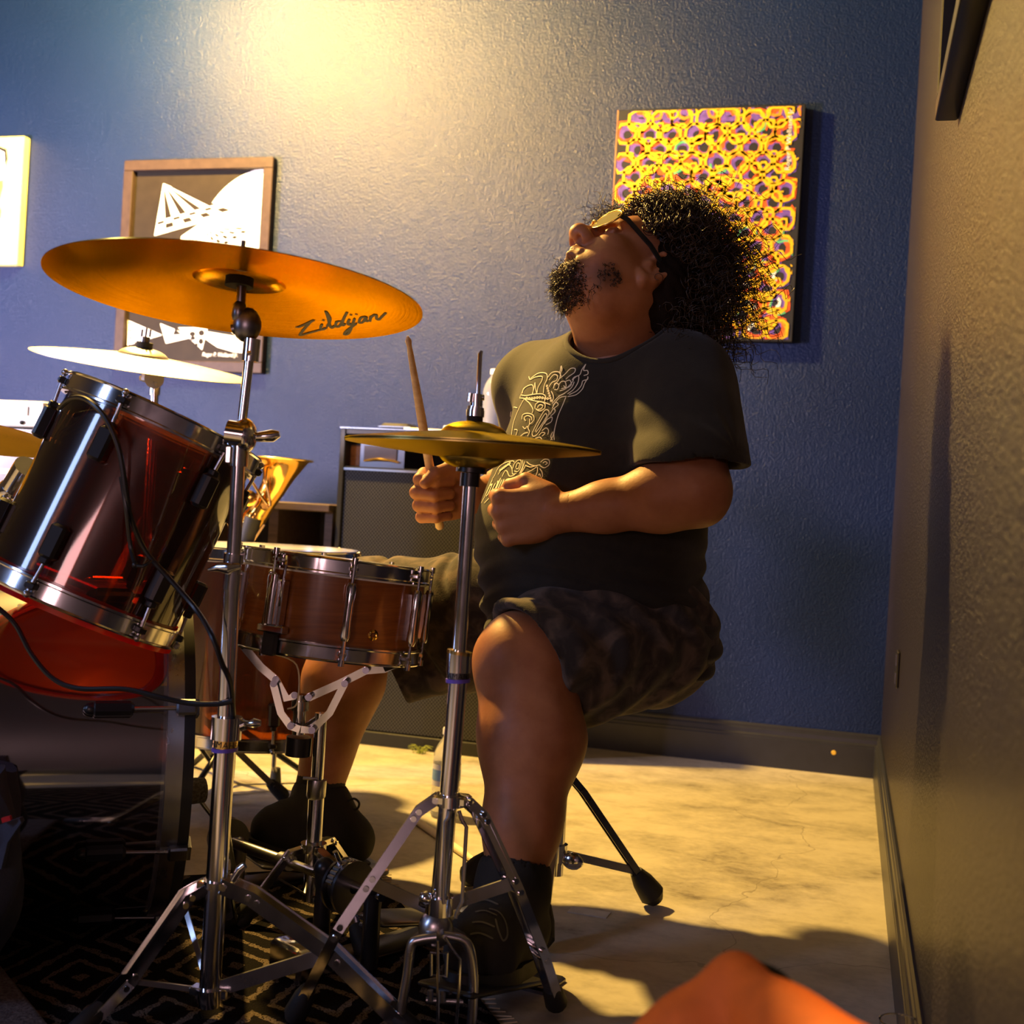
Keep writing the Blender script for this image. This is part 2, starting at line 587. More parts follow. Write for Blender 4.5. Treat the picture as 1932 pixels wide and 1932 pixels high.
    def build(s, name, mat, parent=None, local=False, smooth=38, kind=None):
        vs = s.v
        if parent is not None and not local:
            Mi = BASE[parent].inverted()
            vs = [tuple(Mi @ Vector(v)) for v in vs]
        me = bpy.data.meshes.new(name)
        me.from_pydata(vs, [], s.f)
        me.validate()
        finish(me, smooth)
        return link(name, me, mat, parent, kind)


def finish(me, smooth):
    if smooth and len(me.polygons):
        me.polygons.foreach_set('use_smooth', [True] * len(me.polygons))
        if smooth < 180:
            me.set_sharp_from_angle(angle=math.radians(smooth))
    me.update()


def link(name, me, mat, parent=None, kind=None):
    o = bpy.data.objects.new(name, me)
    COL.objects.link(o)
    if mat is not None:
        me.materials.append(M[mat] if isinstance(mat, str) else mat)
    if parent is not None:
        o.parent = parent
        BASE[o] = BASE[parent]
    else:
        BASE[o] = Matrix.Identity(4)
    if kind:
        o['kind'] = kind
    return o


def tag(o, label, cat, group=None):
    o['label'] = label
    o['category'] = cat
    if group:
        o['group'] = group
    return o


def thing(name, label, cat, loc, axis=None, hint=None, group=None):
    o = bpy.data.objects.new(name, None)
    COL.objects.link(o)
    o.empty_display_size = 0.05
    m = Matrix.Translation(Vector(loc))
    if axis is not None:
        e1, e2, a = basis(axis, hint)
        m = m @ Matrix((e1, e2, a)).transposed().to_4x4()
    o.matrix_world = m
    BASE[o] = m
    return tag(o, label, cat, group)


def grid_mesh(fn, nu, nv, closed_u=False):
    """verts, faces of a parametric sheet"""
    vs, fs = [], []
    for i in range(nu + 1):
        for j in range(nv + 1):
            vs.append(fn(i / nu, j / nv))
    for i in range(nu):
        for j in range(nv):
            a = i * (nv + 1) + j
            fs.append((a, a + nv + 1, a + nv + 2, a + 1))
    return vs, fs


def bez(pts, n=12):
    """Catmull-Rom through the points"""
    pts = [Vector(p) for p in pts]
    out = []
    for i in range(len(pts) - 1):
        p0, p1, p2, p3 = pts[max(i - 1, 0)], pts[i], pts[i + 1], pts[min(i + 2, len(pts) - 1)]
        for k in range(n):
            t = k / n
            out.append(0.5 * ((2 * p1) + (p2 - p0) * t + (2 * p0 - 5 * p1 + 4 * p2 - p3) * t * t + (3 * p1 - p0 - 3 * p2 + p3) * t ** 3))
    out.append(pts[-1])
    return out


def text2d(s, size=1.0):
    c = bpy.data.curves.new('t', 'FONT')
    c.body = s
    c.size = size
    c.resolution_u = 2
    o = bpy.data.objects.new('t', c)
    COL.objects.link(o)
    dg = bpy.context.evaluated_depsgraph_get()
    me = o.evaluated_get(dg).to_mesh()
    vs = [tuple(v.co) for v in me.vertices]
    fs = [tuple(p.vertices) for p in me.polygons]
    o.evaluated_get(dg).to_mesh_clear()
    bpy.data.objects.remove(o)
    bpy.data.curves.remove(c)
    return vs, fs
# ------------------------------------------------------------------ the room
WY, WX = 3.70, 0.12           # planes of the back and the right wall
LX, FY, CZ = -4.6, -4.2, 3.2  # left wall, wall behind the camera, ceiling


def struct(name, mb, mat, smooth=38):
    o = mb.build(name, mat, smooth=smooth)
    o['kind'] = 'structure'
    return o


struct('floor', MB().box(((LX + WX) / 2, (FY + WY) / 2, -0.05), (WX - LX + 0.2, WY - FY + 0.2, 0.1)), 'concrete')
struct('wall_back', MB().box(((LX + WX) / 2, WY + 0.05, CZ / 2), (WX - LX + 0.4, 0.1, CZ)), 'wall')
struct('wall_right', MB().box((WX + 0.05, (FY + WY) / 2, CZ / 2), (0.1, WY - FY, CZ)), 'wall_warm_lit')
struct('wall_left', MB().box((LX - 0.05, (FY + WY) / 2, CZ / 2), (0.1, WY - FY, CZ)), 'wall_warm_lit')
struct('wall_front', MB().box(((LX + WX) / 2, FY - 0.05, CZ / 2), (WX - LX + 0.4, 0.1, CZ)), 'wall_warm_lit')
struct('ceiling', MB().box(((LX + WX) / 2, (FY + WY) / 2, CZ + 0.05), (WX - LX + 0.4, WY - FY + 0.2, 0.1)), 'ceiling')
PROF = [(0, 0), (0.016, 0), (0.016, 0.084), (0.0145, 0.087), (0.0145, 0.092), (0.011, 0.097), (0.010, 0.108), (0.0075, 0.113), (0.0075, 0.119), (0.004, 0.125), (0, 0.125)]


def baseboard(name, a, b, inward):
    mb = MB()
    n = len(PROF)
    vs = [Vector(p) + Vector(inward) * d + UP * h for p in (a, b) for (d, h) in PROF]
    fs = [(i, (i + 1) % n, n + (i + 1) % n, n + i) for i in range(n)] + [tuple(range(n - 1, -1, -1)), tuple(range(n, 2 * n))]
    mb.add(vs, fs)
    struct(name, mb, 'baseboard', 20)


baseboard('baseboard_back', (LX, WY, 0), (WX, WY, 0), (0, -1, 0))
baseboard('baseboard_right', (WX, FY, 0), (WX, WY - 0.017, 0), (-1, 0, 0))


def on_back(px, py, d=0.0):
    return Py(px, py, WY - d)


# yellow sticker on the skirting, outlet plate on the right wall
p = on_back(1573, 1420, 0.016)
tag(MB().lathe([(0.0001, 0.0015), (0.006, 0.0015), (0.007, 0)], p, (0, -1, 0), 20).build('round_sticker', 'yellow_dot'), 'tiny yellow dot sticker on the dark baseboard by the corner', 'sticker')
a, b = Px(1698, 1228, WX), Px(1697, 1305, WX)
t = thing('outlet_plate', 'narrow dark outlet plate on the right wall above the baseboard', 'outlet', Vector((WX, a.y, (a.z + b.z) / 2)))
MB().box((WX - 0.003, a.y, (a.z + b.z) / 2), (0.006, 0.07, abs(a.z - b.z)), bev=0.002).build('plate', 'black_plastic', t)
MB().box((WX - 0.0065, a.y, (a.z + b.z) / 2 + 0.02), (0.003, 0.03, 0.025)).box((WX - 0.0065, a.y, (a.z + b.z) / 2 - 0.02), (0.003, 0.03, 0.025)).build('socket', 'dark_steel', t)


# ------------------------------------------------------------------ pictures
def wall_rect(tl, tr, br, bl, d):
    q = [on_back(x, y, d) for (x, y) in (tl, tr, br, bl)]
    x0, x1 = (q[0].x + q[3].x) / 2, (q[1].x + q[2].x) / 2
    z1, z0 = (q[0].z + q[1].z) / 2, (q[2].z + q[3].z) / 2
    return x0, x1, z0, z1


# framed op-art print
x0, x1, z0, z1 = wall_rect((232, 307), (517, 291), (492, 703), (214, 698), 0.03)
t = thing('framed_print', 'black and white geometric print in a brown wooden frame behind the cymbals', 'picture', ((x0 + x1) / 2, WY, (z0 + z1) / 2))
fwid = 0.036
for (c, sz) in ((((x0 + x1) / 2, z1 - fwid / 2), (x1 - x0, fwid)), (((x0 + x1) / 2, z0 + fwid / 2), (x1 - x0, fwid)),
                ((x0 + fwid / 2, (z0 + z1) / 2), (fwid, z1 - z0 - 2 * fwid)), ((x1 - fwid / 2, (z0 + z1) / 2), (fwid, z1 - z0 - 2 * fwid))):
    MB().box((c[0], WY - 0.0152, c[1]), (sz[0], 0.03, sz[1]), bev=0.002).build('frame_rail', 'frame_wood', t)
ix0, ix1, iz0, iz1 = x0 + fwid, x1 - fwid, z0 + fwid, z1 - fwid
sheet = MB().box(((ix0 + ix1) / 2, WY - 0.008, (iz0 + iz1) / 2), (ix1 - ix0, 0.006, iz1 - iz0)).build('print_sheet', 'print_black', t)


def ip(px, py, d=0.0118):
    """point on the print given its place in the photograph, kept inside the sheet"""
    q = on_back(px, py, d)
    q.x = min(max(q.x, ix0), ix1)
    q.z = min(max(q.z, iz0), iz1)
    return q


wm, bm = MB(), MB()
_layer = [0.0116]


def wpoly(pts):
    """white shape, each a hair in front of the one before"""
    _layer[0] += 0.00004
    wm.poly([ip(x, y, _layer[0]) for (x, y) in pts])

# big white disc clipped by the sheet's right side
disc = []
for k in range(49):
    a = math.pi * (0.5 + k / 48.0)
    disc.append((520 + 150 * math.cos(a), 485 - 170 * math.sin(a)))
wpoly(disc)
wpoly([(342, 446), (408, 400), (470, 420), (495, 470), (495, 500), (335, 500)])


def fan(o, a, b, n, rings):
    """checked fan of stripes from o to the edge a-b, white on black"""
    o, a, b = Vector(o), Vector(a), Vector(b)
    wpoly([tuple(o), tuple(a), tuple(b)])
    for i in range(n):
        for (r0, r1, ph) in rings:
            if (i + ph) % 2:
                continue
            e0, e1 = a.lerp(b, i / n), a.lerp(b, (i + 1) / n)
            e0s = a.lerp(b, (i + 0.12) / n)
            q = [o.lerp(e0s, r0), o.lerp(e0s, r1), o.lerp(e1, r1), o.lerp(e1, r0)]
            bm.poly([ip(x.x, x.y, 0.0125) for x in q])


fan((308, 346), (291, 445), (446, 401), 8, [(0.12, 0.72, 1), (0.74, 0.8, 0), (0.82, 0.92, 1)])
fan((385, 425), (480, 430), (400, 480), 9, [(0.1, 0.4, 0), (0.45, 0.6, 1), (0.65, 0.8, 0), (0.85, 0.97, 1)])
fan((360, 440), (345, 500), (440, 500), 8, [(0.2, 0.98, 0)])
# lower shapes
wpoly([(241, 604), (306, 632), (240, 652)])
for i in range(6):
    for j in range(7):
        if (i + j) % 2 == 0 and 604 + 7 * j + 3 < 650:
            bm.poly([ip(243 + 9 * i + (j % 2), 607 + 7 * j + 2 * i, 0.0125), ip(250 + 9 * i, 609 + 7 * j + 2 * i, 0.0125), ip(249 + 9 * i, 612 + 7 * j + i, 0.0125), ip(242 + 9 * i, 610 + 7 * j + i, 0.0125)])
wpoly([(302, 610), (366, 636), (313, 648)])
bm.poly([ip(330, 620, 0.0125), ip(343, 631, 0.0125), ip(326, 632, 0.0125)])
wpoly([(336, 618), (392, 618), (381, 660)])
for (cx_, cy_, rx, ry) in ((363, 630, 6, 5), (380, 628, 6, 6), (364, 638, 5, 4), (379, 644, 5, 6), (371, 650, 3, 3)):
    bm.poly([ip(cx_ + rx * math.cos(k * 0.6283), cy_ + ry * math.sin(k * 0.6283), 0.0125) for k in range(10)])
wpoly([(388, 640), (388, 625), (478, 640), (478, 668), (440, 664), (410, 655)])
tv, tf = text2d('Roger P. Wellsand Jr.', 1.0)
tw = max(v[0] for v in tv)
A, B = on_back(381, 672, 0.0122), on_back(448, 673, 0.0122)
sc = (B - A).length / tw
n_sig = len(wm.v)
wm.add([(A.x + (v[0] + 0.25 * v[1]) * sc, A.y, A.z + v[1] * sc * 1.25) for v in tv], tf)
for f_ in [f for f in wm.f if max(f) < n_sig]:
    MB().add([wm.v[i] for i in f_], [tuple(range(len(f_)))]).build('white_shape', 'print_white', sheet, smooth=0)
k0 = n_sig
MB().add(wm.v[k0:], [tuple(i - k0 for i in f) for f in wm.f if min(f) >= k0]).build('signature', 'print_white', sheet, smooth=0, kind='stuff')
bm.build('black_shapes', 'print_black', sheet, smooth=0, kind='stuff')

# yellow canvas at the left edge
x0, x1, z0, z1 = wall_rect((-170, 262), (51, 257), (26, 502), (-180, 498), 0.035)
t = thing('yellow_canvas', 'pale yellow canvas painting cut off by the left edge of the photo', 'painting', ((x0 + x1) / 2, WY, (z0 + z1) / 2))
cv = MB().box(((x0 + x1) / 2, WY - 0.0175, (z0 + z1) / 2), (x1 - x0, 0.035, z1 - z0), bev=0.003).build('canvas', 'yellow_canvas', t)


def yp(px, py, d=0.0365):
    return on_back(px, py, d)


def blob(pts, mat, name, d=0.0365):
    MB().poly([yp(x, y, d) for (x, y) in pts]).build(name, mat, cv, smooth=0)


blob([(-60, 300), (-5, 275), (12, 282), (14, 300), (6, 325), (-60, 345)], 'p_black', 'painted_shape')
blob([(-58, 305), (-6, 280), (8, 287), (9, 302), (2, 320), (-58, 338)], 'print_white', 'painted_shape', 0.0368)
blob([(-40, 322), (9, 300), (10, 318), (4, 340), (-40, 345)], 'p_blue', 'painted_shape', 0.0371)
blob([(-40, 345), (4, 340), (5, 352), (0, 372), (-3, 385), (2, 398), (0, 412), (-40, 420)], 'p_brown', 'painted_shape')

# ring painting
x0, x1, z0, z1 = wall_rect((1161, 207), (1515, 197), (1500, 645), (1148, 640), 0.035)
t = thing('ring_painting', 'large canvas covered in yellow and red painted rings behind the drummer', 'painting', ((x0 + x1) / 2, WY, (z0 + z1) / 2))
cv = MB().box(((x0 + x1) / 2, WY - 0.0175, (z0 + z1) / 2), (x1 - x0, 0.035, z1 - z0), bev=0.002).build('canvas', 'p_black', t)
MB().box((x0 - 0.0012, WY - 0.0175, (z0 + z1) / 2), (0.003, 0.034, z1 - z0)).build('canvas_edge', 'p_brown', t)
PW, PH = x1 - x0, z1 - z0
rr = random.Random(5)
lay = {k: MB() for k in ('p_purple', 'p_red', 'p_orange', 'p_yellow', 'p_green', 'print_white')}


def ring(mb, u, v, r, w, d, n=10, square=0.0, arc=1.0, a0=0.0):
    vs, fs = [], []
    m = max(3, int(n * arc))
    for k in range(m + 1):
        a = a0 + 2 * math.pi * arc * k / m
        q = 1 + square * (abs(math.sin(2 * a)) - 0.4) + rr.uniform(-0.06, 0.06)
        for s_ in (r - w / 2, r + w / 2):
            vs.append((min(max(x0 + u + math.cos(a) * s_ * q, x0 + 0.004), x1 - 0.012), WY - d, min(max(z0 + v + math.sin(a) * s_ * q, z0 + 0.008), z1 - 0.006)))
    for k in range(m):
        fs.append((2 * k, 2 * k + 1, 2 * k + 3, 2 * k + 2))
    mb.add(vs, fs)


step = PW / 8.2
row = 0
v = PH - step * 0.55
while v > step * 0.3:
    off = 0.0 if row % 2 else 0.5
    for c in range(9):
        u = (c + 0.45 + off) * step
        if u > PW - step * 0.3:
            continue
        ju, jv = u + rr.uniform(-1, 1) * step * 0.1, v + rr.uniform(-1, 1) * step * 0.1
        ring(lay['p_purple'], ju + 0.006, jv - 0.004, step * 0.36, step * 0.3, 0.0356, 9, 0.1)
        ring(lay['p_red'], ju + rr.uniform(-1, 1) * 0.01, jv + rr.uniform(-1, 1) * 0.008, step * 0.45, step * 0.26, 0.036, 9, 0.15, rr.uniform(0.5, 0.95), rr.uniform(0, 6))
        if rr.random() < 0.5:
            ring(lay['p_orange'], ju, jv, step * 0.38, step * 0.1, 0.0364, 8, 0.1, 0.6, rr.uniform(0, 6))
        if rr.random() < 0.12 + 0.2 * (u / PW) * (1 - v / PH):
            ring(lay['p_green'], ju + 0.01, jv - 0.008, step * 0.4, step * 0.1, 0.0366, 8, 0.1, 0.5, rr.uniform(0, 6))
        if rr.random() < 0.35 * (u / PW) * (1 - v / PH) + 0.02:
            ring(lay['print_white'], ju, jv, step * 0.2, step * 0.14, 0.0367, 8, 0.1, 0.4, rr.uniform(0, 6))
        ring(lay['p_yellow'], ju, jv, step * 0.46, step * 0.125, 0.0372, 12, 0.12)
        ring(lay['p_yellow'], ju + step * 0.5, jv + step * 0.28, step * 0.18, step * 0.09, 0.0373, 8, 0.3, rr.uniform(0.5, 1), rr.uniform(0, 6))
    v -= step * 0.62
    row += 1
for c in range(6):
    ring(lay['p_purple'], (1.1 + c * 1.3) * step, PH - 0.012, step * 0.4, step * 0.22, 0.0362, 9, 0.1)
    ring(lay['p_orange'], (1.7 + c * 1.3) * step, PH - 0.014, step * 0.28, step * 0.14, 0.0364, 8, 0.1)
tv, tf = text2d('Roger P Wellsand Jr', 1.0)
tw = max(q[0] for q in tv)
sc = PH * 0.26 / tw
A = (x0 + PW * 0.935, z0 + PH * 0.72)
lay['print_white'].add([(A[0] - q[1] * sc * 0.9, WY - 0.0376, A[1] + q[0] * sc) for q in tv], tf)
for k, nm in (('p_purple', 'purple_rings'), ('p_red', 'red_rings'), ('p_orange', 'orange_rings'), ('p_yellow', 'yellow_rings'), ('p_green', 'green_strokes'), ('print_white', 'white_strokes')):
    lay[k].build(nm, k, cv, smooth=0, kind='stuff')

# dark frame high on the right wall
n0, n1 = Px(1807, 228, WX - 0.0), Px(1830, 141, WX - 0.03)
zb = n0.z
yf = n0.y
yn = 1.17
t = thing('wall_frame', 'black picture frame seen edge-on high on the right wall', 'picture', (WX, (yf + yn) / 2, zb + 0.3))
dpt, fw2, hh = 0.032, 0.03, 0.62
for (cyv, czv, sy, sz) in (((yf + yn) / 2, zb + fw2 / 2, yf - yn, fw2), ((yf + yn) / 2, zb + hh - fw2 / 2, yf - yn, fw2),
                           (yf - fw2 / 2, zb + hh / 2, fw2, hh - 2 * fw2), (yn + fw2 / 2, zb + hh / 2, fw2, hh - 2 * fw2)):
    MB().box((WX - dpt / 2 - 0.0002, cyv, czv), (dpt, sy, sz), bev=0.002).build('frame_rail', 'black_plastic', t)
MB().box((WX - 0.012, (yf + yn) / 2, zb + hh / 2), (0.004, yf - yn - 2 * fw2, hh - 2 * fw2)).build('picture_sheet', 'dark_steel', t)

# floor details
A, B = Ph(1075, 1716), Ph(1148, 1728)
q = (B - A).normalized()
MBt = MB().box((A + B) / 2 + UP * 0.0008, ((B - A).length, 0.035, 0.0012), (q, UP.cross(q), UP))
tag(MBt.build('tape_strip', 'tape_grey'), 'short strip of grey tape stuck to the concrete behind the shoe', 'tape')
p = Ph(790, 1421)
mb = MB()
rg = random.Random(3)
for k in range(26):
    a = rg.uniform(0, 6.28)
    l = rg.uniform(0.015, 0.05)
    q0 = p + Vector((rg.uniform(-0.02, 0.02), rg.uniform(-0.015, 0.015), 0))
    mb.tube([q0, q0 + Vector((math.cos(a) * l * 0.5, math.sin(a) * l * 0.3, l * 0.45)), q0 + Vector((math.cos(a) * l, math.sin(a) * l * 0.6, l * 0.4))], [0.0012, 0.001, 0.0004], 4)
tag(mb.build('weed_tuft', 'grass_green', kind='stuff'), 'small tuft of dry weed at the foot of the amplifier', 'plant')

# patterned rug under the kit
e = Vector((-0.235, 0.325, 0)).normalized()
d = Vector((-e.y, e.x, 0))
if d.x > 0:
    d = -d
c0 = Ph(700, 1640)
t = thing('patterned_rug', 'black rug with tan zigzag diamond pattern under the drum kit', 'rug', c0, (0, 0, 1), e)
vs, fs = grid_mesh(lambda a, b: c0 - e * (1.3 * a) + d * (1.75 * b) + UP * (0.006 + 0.0015 * math.sin(9 * a) * math.sin(13 * b)), 24, 30)
bot = [(v[0], v[1], 0.0004) for v in map(tuple, vs)]
mb = MB().add(vs, fs)
rim = [i * 31 for i in range(25)] + [24 * 31 + j for j in range(1, 31)] + [i * 31 + 30 for i in range(23, -1, -1)] + [j for j in range(29, 0, -1)]
n = len(mb.v)
mb.v += [bot[i] for i in rim]
mb.f += [(rim[k], rim[(k + 1) % len(rim)], n + (k + 1) % len(rim), n + k) for k in range(len(rim))]
mb.build('pile', 'rug', t)
mb = MB()
for k in range(90):
    q0 = c0 - e * (1.3 * k / 90) + UP * 0.003
    mb.tube([q0, q0 - d * rg.uniform(0.018, 0.03) + e * rg.uniform(-0.006, 0.006) - UP * 0.0015], 0.0011, 4)
mb.build('fringe', 'cream_print', t, kind='stuff')

# grey mat corner, bottom left
A, B = Ph(-30, 1790, 0.012), Ph(95, 1945, 0.012)
q = (B - A).normalized()
mid = (A + B) / 2
side = Vector((-q.y, q.x, 0))
if side.dot(RT) > 0:
    side = -side
mb = MB().box(mid + side * 0.2 + UP * 0.002, (0.4, 0.4, 0.012), (q, side, UP), bev=0.004)
tag(mb.build('grey_mat', 'grey_mat'), 'corner of a grey speckled mat lying on the patterned rug', 'mat')
# ------------------------------------------------------------------ drum kit helpers
def cymbal(name, label, center, normal, r, mat, bell_r, bell_h, bow_h, group=None, under=None):
    t = thing(name, label, 'cymbal', center, normal, RT, group)
    th = 0.0013
    def h(q):
        if q <= bell_r:
            return bow_h + bell_h * math.sqrt(max(0.0, 1 - (q / bell_r) ** 2.3) * 0.93 + 0.07) - bell_h * 0.26
        s_ = (q - bell_r) / (r - bell_r)
        return bow_h * (1 - s_) ** 0.85 * 1.0
    def part(q0, q1, k, nm):
        rs = [q0 + (q1 - q0) * i / k for i in range(k + 1)]
        prof = [(q, h(q)) for q in rs] + [(q, h(q) - th) for q in reversed(rs)]
        return MB().lathe(prof, n=96, loop=True).build(nm, mat, t, local=True, smooth=60)
    b = part(bell_r, r, 18, 'bow')
    part(0.006, bell_r, 10, 'bell')
    return t, b


def leg(root, pts, w=0.014, gap=0.018, th=0.0022, foot=True, mat='chrome', rivets=True):
    """double-braced stand leg: two flat rails, cross rivets, rubber foot"""
    pts = [Vector(p) for p in pts]
    hd = pts[-1] - pts[0]
    hd.z = 0
    side = hd.normalized().cross(UP)
    mb = MB()
    for sgn in (-1, 1):
        mb.bar([p + side * sgn * gap / 2 for p in pts], th, w, side)
    # web between the rails makes a U channel along the upper part
    up_off = UP * (w * 0.45)
    mb.bar([p + up_off for p in pts], gap, 0.0016, side)
    if rivets:
        for i in range(len(pts) - 1):
            for tt in (0.08, 0.92):
                c = pts[i].lerp(pts[i + 1], tt)
                mb.cyl(c - side * (gap / 2 + 0.004), c + side * (gap / 2 + 0.004), 0.0042, 10)
    lg = mb.build('leg', mat, root)
    if foot:
        d = (pts[-1] - pts[-2]).normalized()
        e = pts[-1]
        fm = MB().tube([e - d * 0.05, e - d * 0.035, e - d * 0.004, e + d * 0.006], [0.011, 0.0145, 0.0165, 0.012], 14)
        fm.build('rubber_foot', 'rubber', lg)
    return lg


def wing(root, c, d, span=0.022, mat='chrome', name='wing_nut'):
    """two-eared wing nut whose ears point along d"""
    c, d = Vector(c), Vector(d).normalized()
    e = d.cross(FW).normalized()
    mb = MB().cyl(c - FW * 0.008, c + FW * 0.008, 0.0075, 14)
    for sgn in (-1, 1):
        mb.tube([c + d * sgn * 0.005, c + d * sgn * span * 0.6 - e * 0.003, c + d * sgn * span - e * 0.002], [0.004, 0.0055, 0.003], 8)
    return mb.build(name, mat, root)


def drum(t, c0, c1, r, shell_mat, hoop_mat, head_top, head_bot, n_lugs, lug_fn, hoop_h=0.022, hoop_out=0.007, hint=None, phase=0.0, shell_name='shell', hoops=True):
    """c0 lower/far rim centre, c1 upper rim centre"""
    c0, c1 = Vector(c0), Vector(c1)
    A = (c1 - c0).normalized()
    L = (c1 - c0).length
    e1, e2, _ = basis(A, hint)
    th = 0.006
    MB().lathe([(r, 0), (r, L), (r - th, L), (r - th, 0)], c0, A, 96, hint, loop=True).build(shell_name, shell_mat, t, smooth=50)
    for (c, sg, hm, nm) in ((c1, 1, head_top, 'batter_head'), (c0, -1, head_bot, 'resonant_head')):
        B = A * sg
        if hm:
            MB().lathe([(r + 0.003, -0.012), (r + 0.003, 0.0035), (r - 0.004, 0.0045), (0.0001, 0.0045)], c, B, 72, hint).build(nm, hm, t, smooth=40)
        if hoops:
            ro = r + hoop_out
            MB().lathe([(r + 0.0035, -0.009), (ro + 0.003, -0.009), (ro + 0.003, -0.006), (ro, -0.004), (ro, hoop_h - 0.004), (ro + 0.003, hoop_h - 0.002), (ro + 0.002, hoop_h), (r + 0.0035, hoop_h), (r + 0.0035, -0.009)],
                       c, B, 96, hint).build('hoop', hoop_mat, t, smooth=40)
    for k in range(n_lugs):
        a = 2 * math.pi * k / n_lugs + phase
        nrm = e1 * math.cos(a) + e2 * math.sin(a)
        tan = A.cross(nrm)
        lug_fn(t, c0, c1, A, L, r, nrm, tan, hoop_out)
    return A, e1, e2


def box_lug(t, c0, c1, A, L, r, nrm, tan, ho):
    """separate lugs near each rim with a tension rod and a claw on the hoop"""
    for (c, sg) in ((c1, -1), (c0, 1)):
        m = c + A * sg * min(0.062, L * 0.24) + nrm * (r + 0.009)
        lg = MB().box(m, (0.024, 0.02, 0.05), (tan, nrm, A), bev=0.004).box(m - A * sg * 0.028, (0.013, 0.014, 0.01), (tan, nrm, A), bev=0.002).build('lug', 'black_plastic', t)
        p0 = m - A * sg * 0.03
        p1 = c - A * sg * 0.016 + nrm * (r + ho + 0.006)
        MB().tube([p0, p1], 0.0028, 10).ball(p1, 0.0052, 10).build('tension_rod', 'steel', lg)
        MB().box(c - A * sg * 0.004 + nrm * (r + ho + 0.005), (0.016, 0.012, 0.01), (tan, nrm, A), bev=0.002).build('hoop_ear', hoop_ear_mat[0], t)


hoop_ear_mat = ['chrome']


def tube_lug(t, c0, c1, A, L, r, nrm, tan, ho):
    mid = (c0 + c1) / 2 + nrm * (r + 0.014)
    mb = MB()
    mb.tube([mid - A * L * 0.36, mid - A * L * 0.3, mid - A * 0.012, mid, mid + A * 0.012, mid + A * L * 0.3, mid + A * L * 0.36],
            [0.006, 0.0085, 0.007, 0.0075, 0.007, 0.0085, 0.006], 14)
    mb.box(mid - nrm * 0.008, (0.01, 0.02, L * 0.62), (tan, nrm, A), bev=0.002)
    lg = mb.build('lug', 'chrome', t)
    mb = MB().tube([c0 - A * 0.016 + nrm * (r + ho + 0.008), c1 + A * 0.016 + nrm * (r + ho + 0.008)], 0.0028, 8)
    for c, sg in ((c0, -1), (c1, 1)):
        mb.cyl(c + A * sg * 0.012 + nrm * (r + ho + 0.008), c + A * sg * 0.022 + nrm * (r + ho + 0.008), 0.0052, 10)
        mb.box(c + A * sg * 0.004 + nrm * (r + ho + 0.003), (0.014, 0.014, 0.008), (tan, nrm, A), bev=0.002)
    mb.build('tension_rod', 'chrome', lg)


# ------------------------------------------------------------------ bass drum
zB = 2.075
Cb = P(290, 1410, zB)
Cb.z = 0.284
aB = math.radians(21)
nB = (RT * math.cos(aB) + FW * math.sin(aB)).normalized()
LB, rB = 0.44, 0.272
t = thing('bass_drum', 'large amber acrylic bass drum lying on the rug at the left', 'drum', (Cb.x, Cb.y, 0))


def bass_lug(t, c0, c1, A, L, r, nrm, tan, ho):
    for (c, sg) in ((c1, -1), (c0, 1)):
        m = c + A * sg * 0.085 + nrm * (r + 0.009)
        lg = MB().box(m, (0.022, 0.02, 0.06), (tan, nrm, A), bev=0.005).ball(m + A * sg * 0.03, (0.01, 0.009, 0.012), 12, (tan, nrm, A)).build('lug', 'black_plastic', t)
        p1 = c - A * sg * 0.03 + nrm * (r + 0.014)
        MB().tube([m - A * sg * 0.02, p1], 0.0032, 10).build('tension_rod', 'steel', lg)
        MB().box(c - A * sg * 0.02 + nrm * (r + 0.016), (0.024, 0.014, 0.03), (tan, nrm, A), bev=0.003).box(c - A * sg * 0.036 + nrm * (r + 0.006), (0.024, 0.026, 0.005), (tan, nrm, A)).build('claw', 'dark_steel', t)


c1, c0 = Cb, Cb - nB * LB
drum(t, c0, c1, rB, 'bass_acrylic', 'black_plastic', 'clear_film', 'black_cloth', 8, bass_lug, 0.03, 0.009, UP, math.radians(22.5) + 0.02, hoops=False)
for c, sg in ((c1, 1), (c0, -1)):
    ro = rB + 0.0095
    MB().lathe([(rB + 0.0035, -0.006), (ro, -0.006), (ro, 0.018), (rB + 0.0035, 0.018)], c, nB * sg, 96, UP, loop=True).build('hoop', 'steel', t, smooth=40)
    MB().lathe([(rB + 0.001, 0.018), (ro + 0.001, 0.018), (ro + 0.001, 0.034), (rB + 0.001, 0.034)], c, nB * sg, 96, UP, loop=True).build('hoop_band', 'black_plastic', t, smooth=40)
# spur leg at the near side
sp = Cb - nB * 0.36 - FW * 0.22
sp.z = 0.2
MB().tube([sp, sp + Vector((-0.1, -0.14, -0.193))], 0.008, 12).build('spur', 'chrome', t)

# ------------------------------------------------------------------ rack tom
hoop_ear_mat[0] = 'black_plastic'
A = (RT * 0.373 + UP + FW * 0.14).normalized()
Ct = P(230, 966, 1.82)
t = thing('rack_tom', 'tilted wine-coloured acrylic rack tom with black lugs under the ride cymbal', 'drum', Ct)
LT, rT = 0.272, 0.144
c0, c1 = Ct - A * (LT / 2), Ct + A * (LT / 2)
drum(t, c0, c1, rT, 'wine_acrylic', 'chrome', 'clear_film', 'red_film', 6, box_lug, 0.02, 0.008, -FW, math.radians(-8))
# red collar of the lower head showing under the hoop
MB().lathe([(rT + 0.0036, 0.016), (rT + 0.008, 0.0205), (rT + 0.007, 0.0275), (rT - 0.006, 0.0275), (rT - 0.01, 0.022)], c0, -A, 96, -FW).build('head_collar', 'red_film', t)
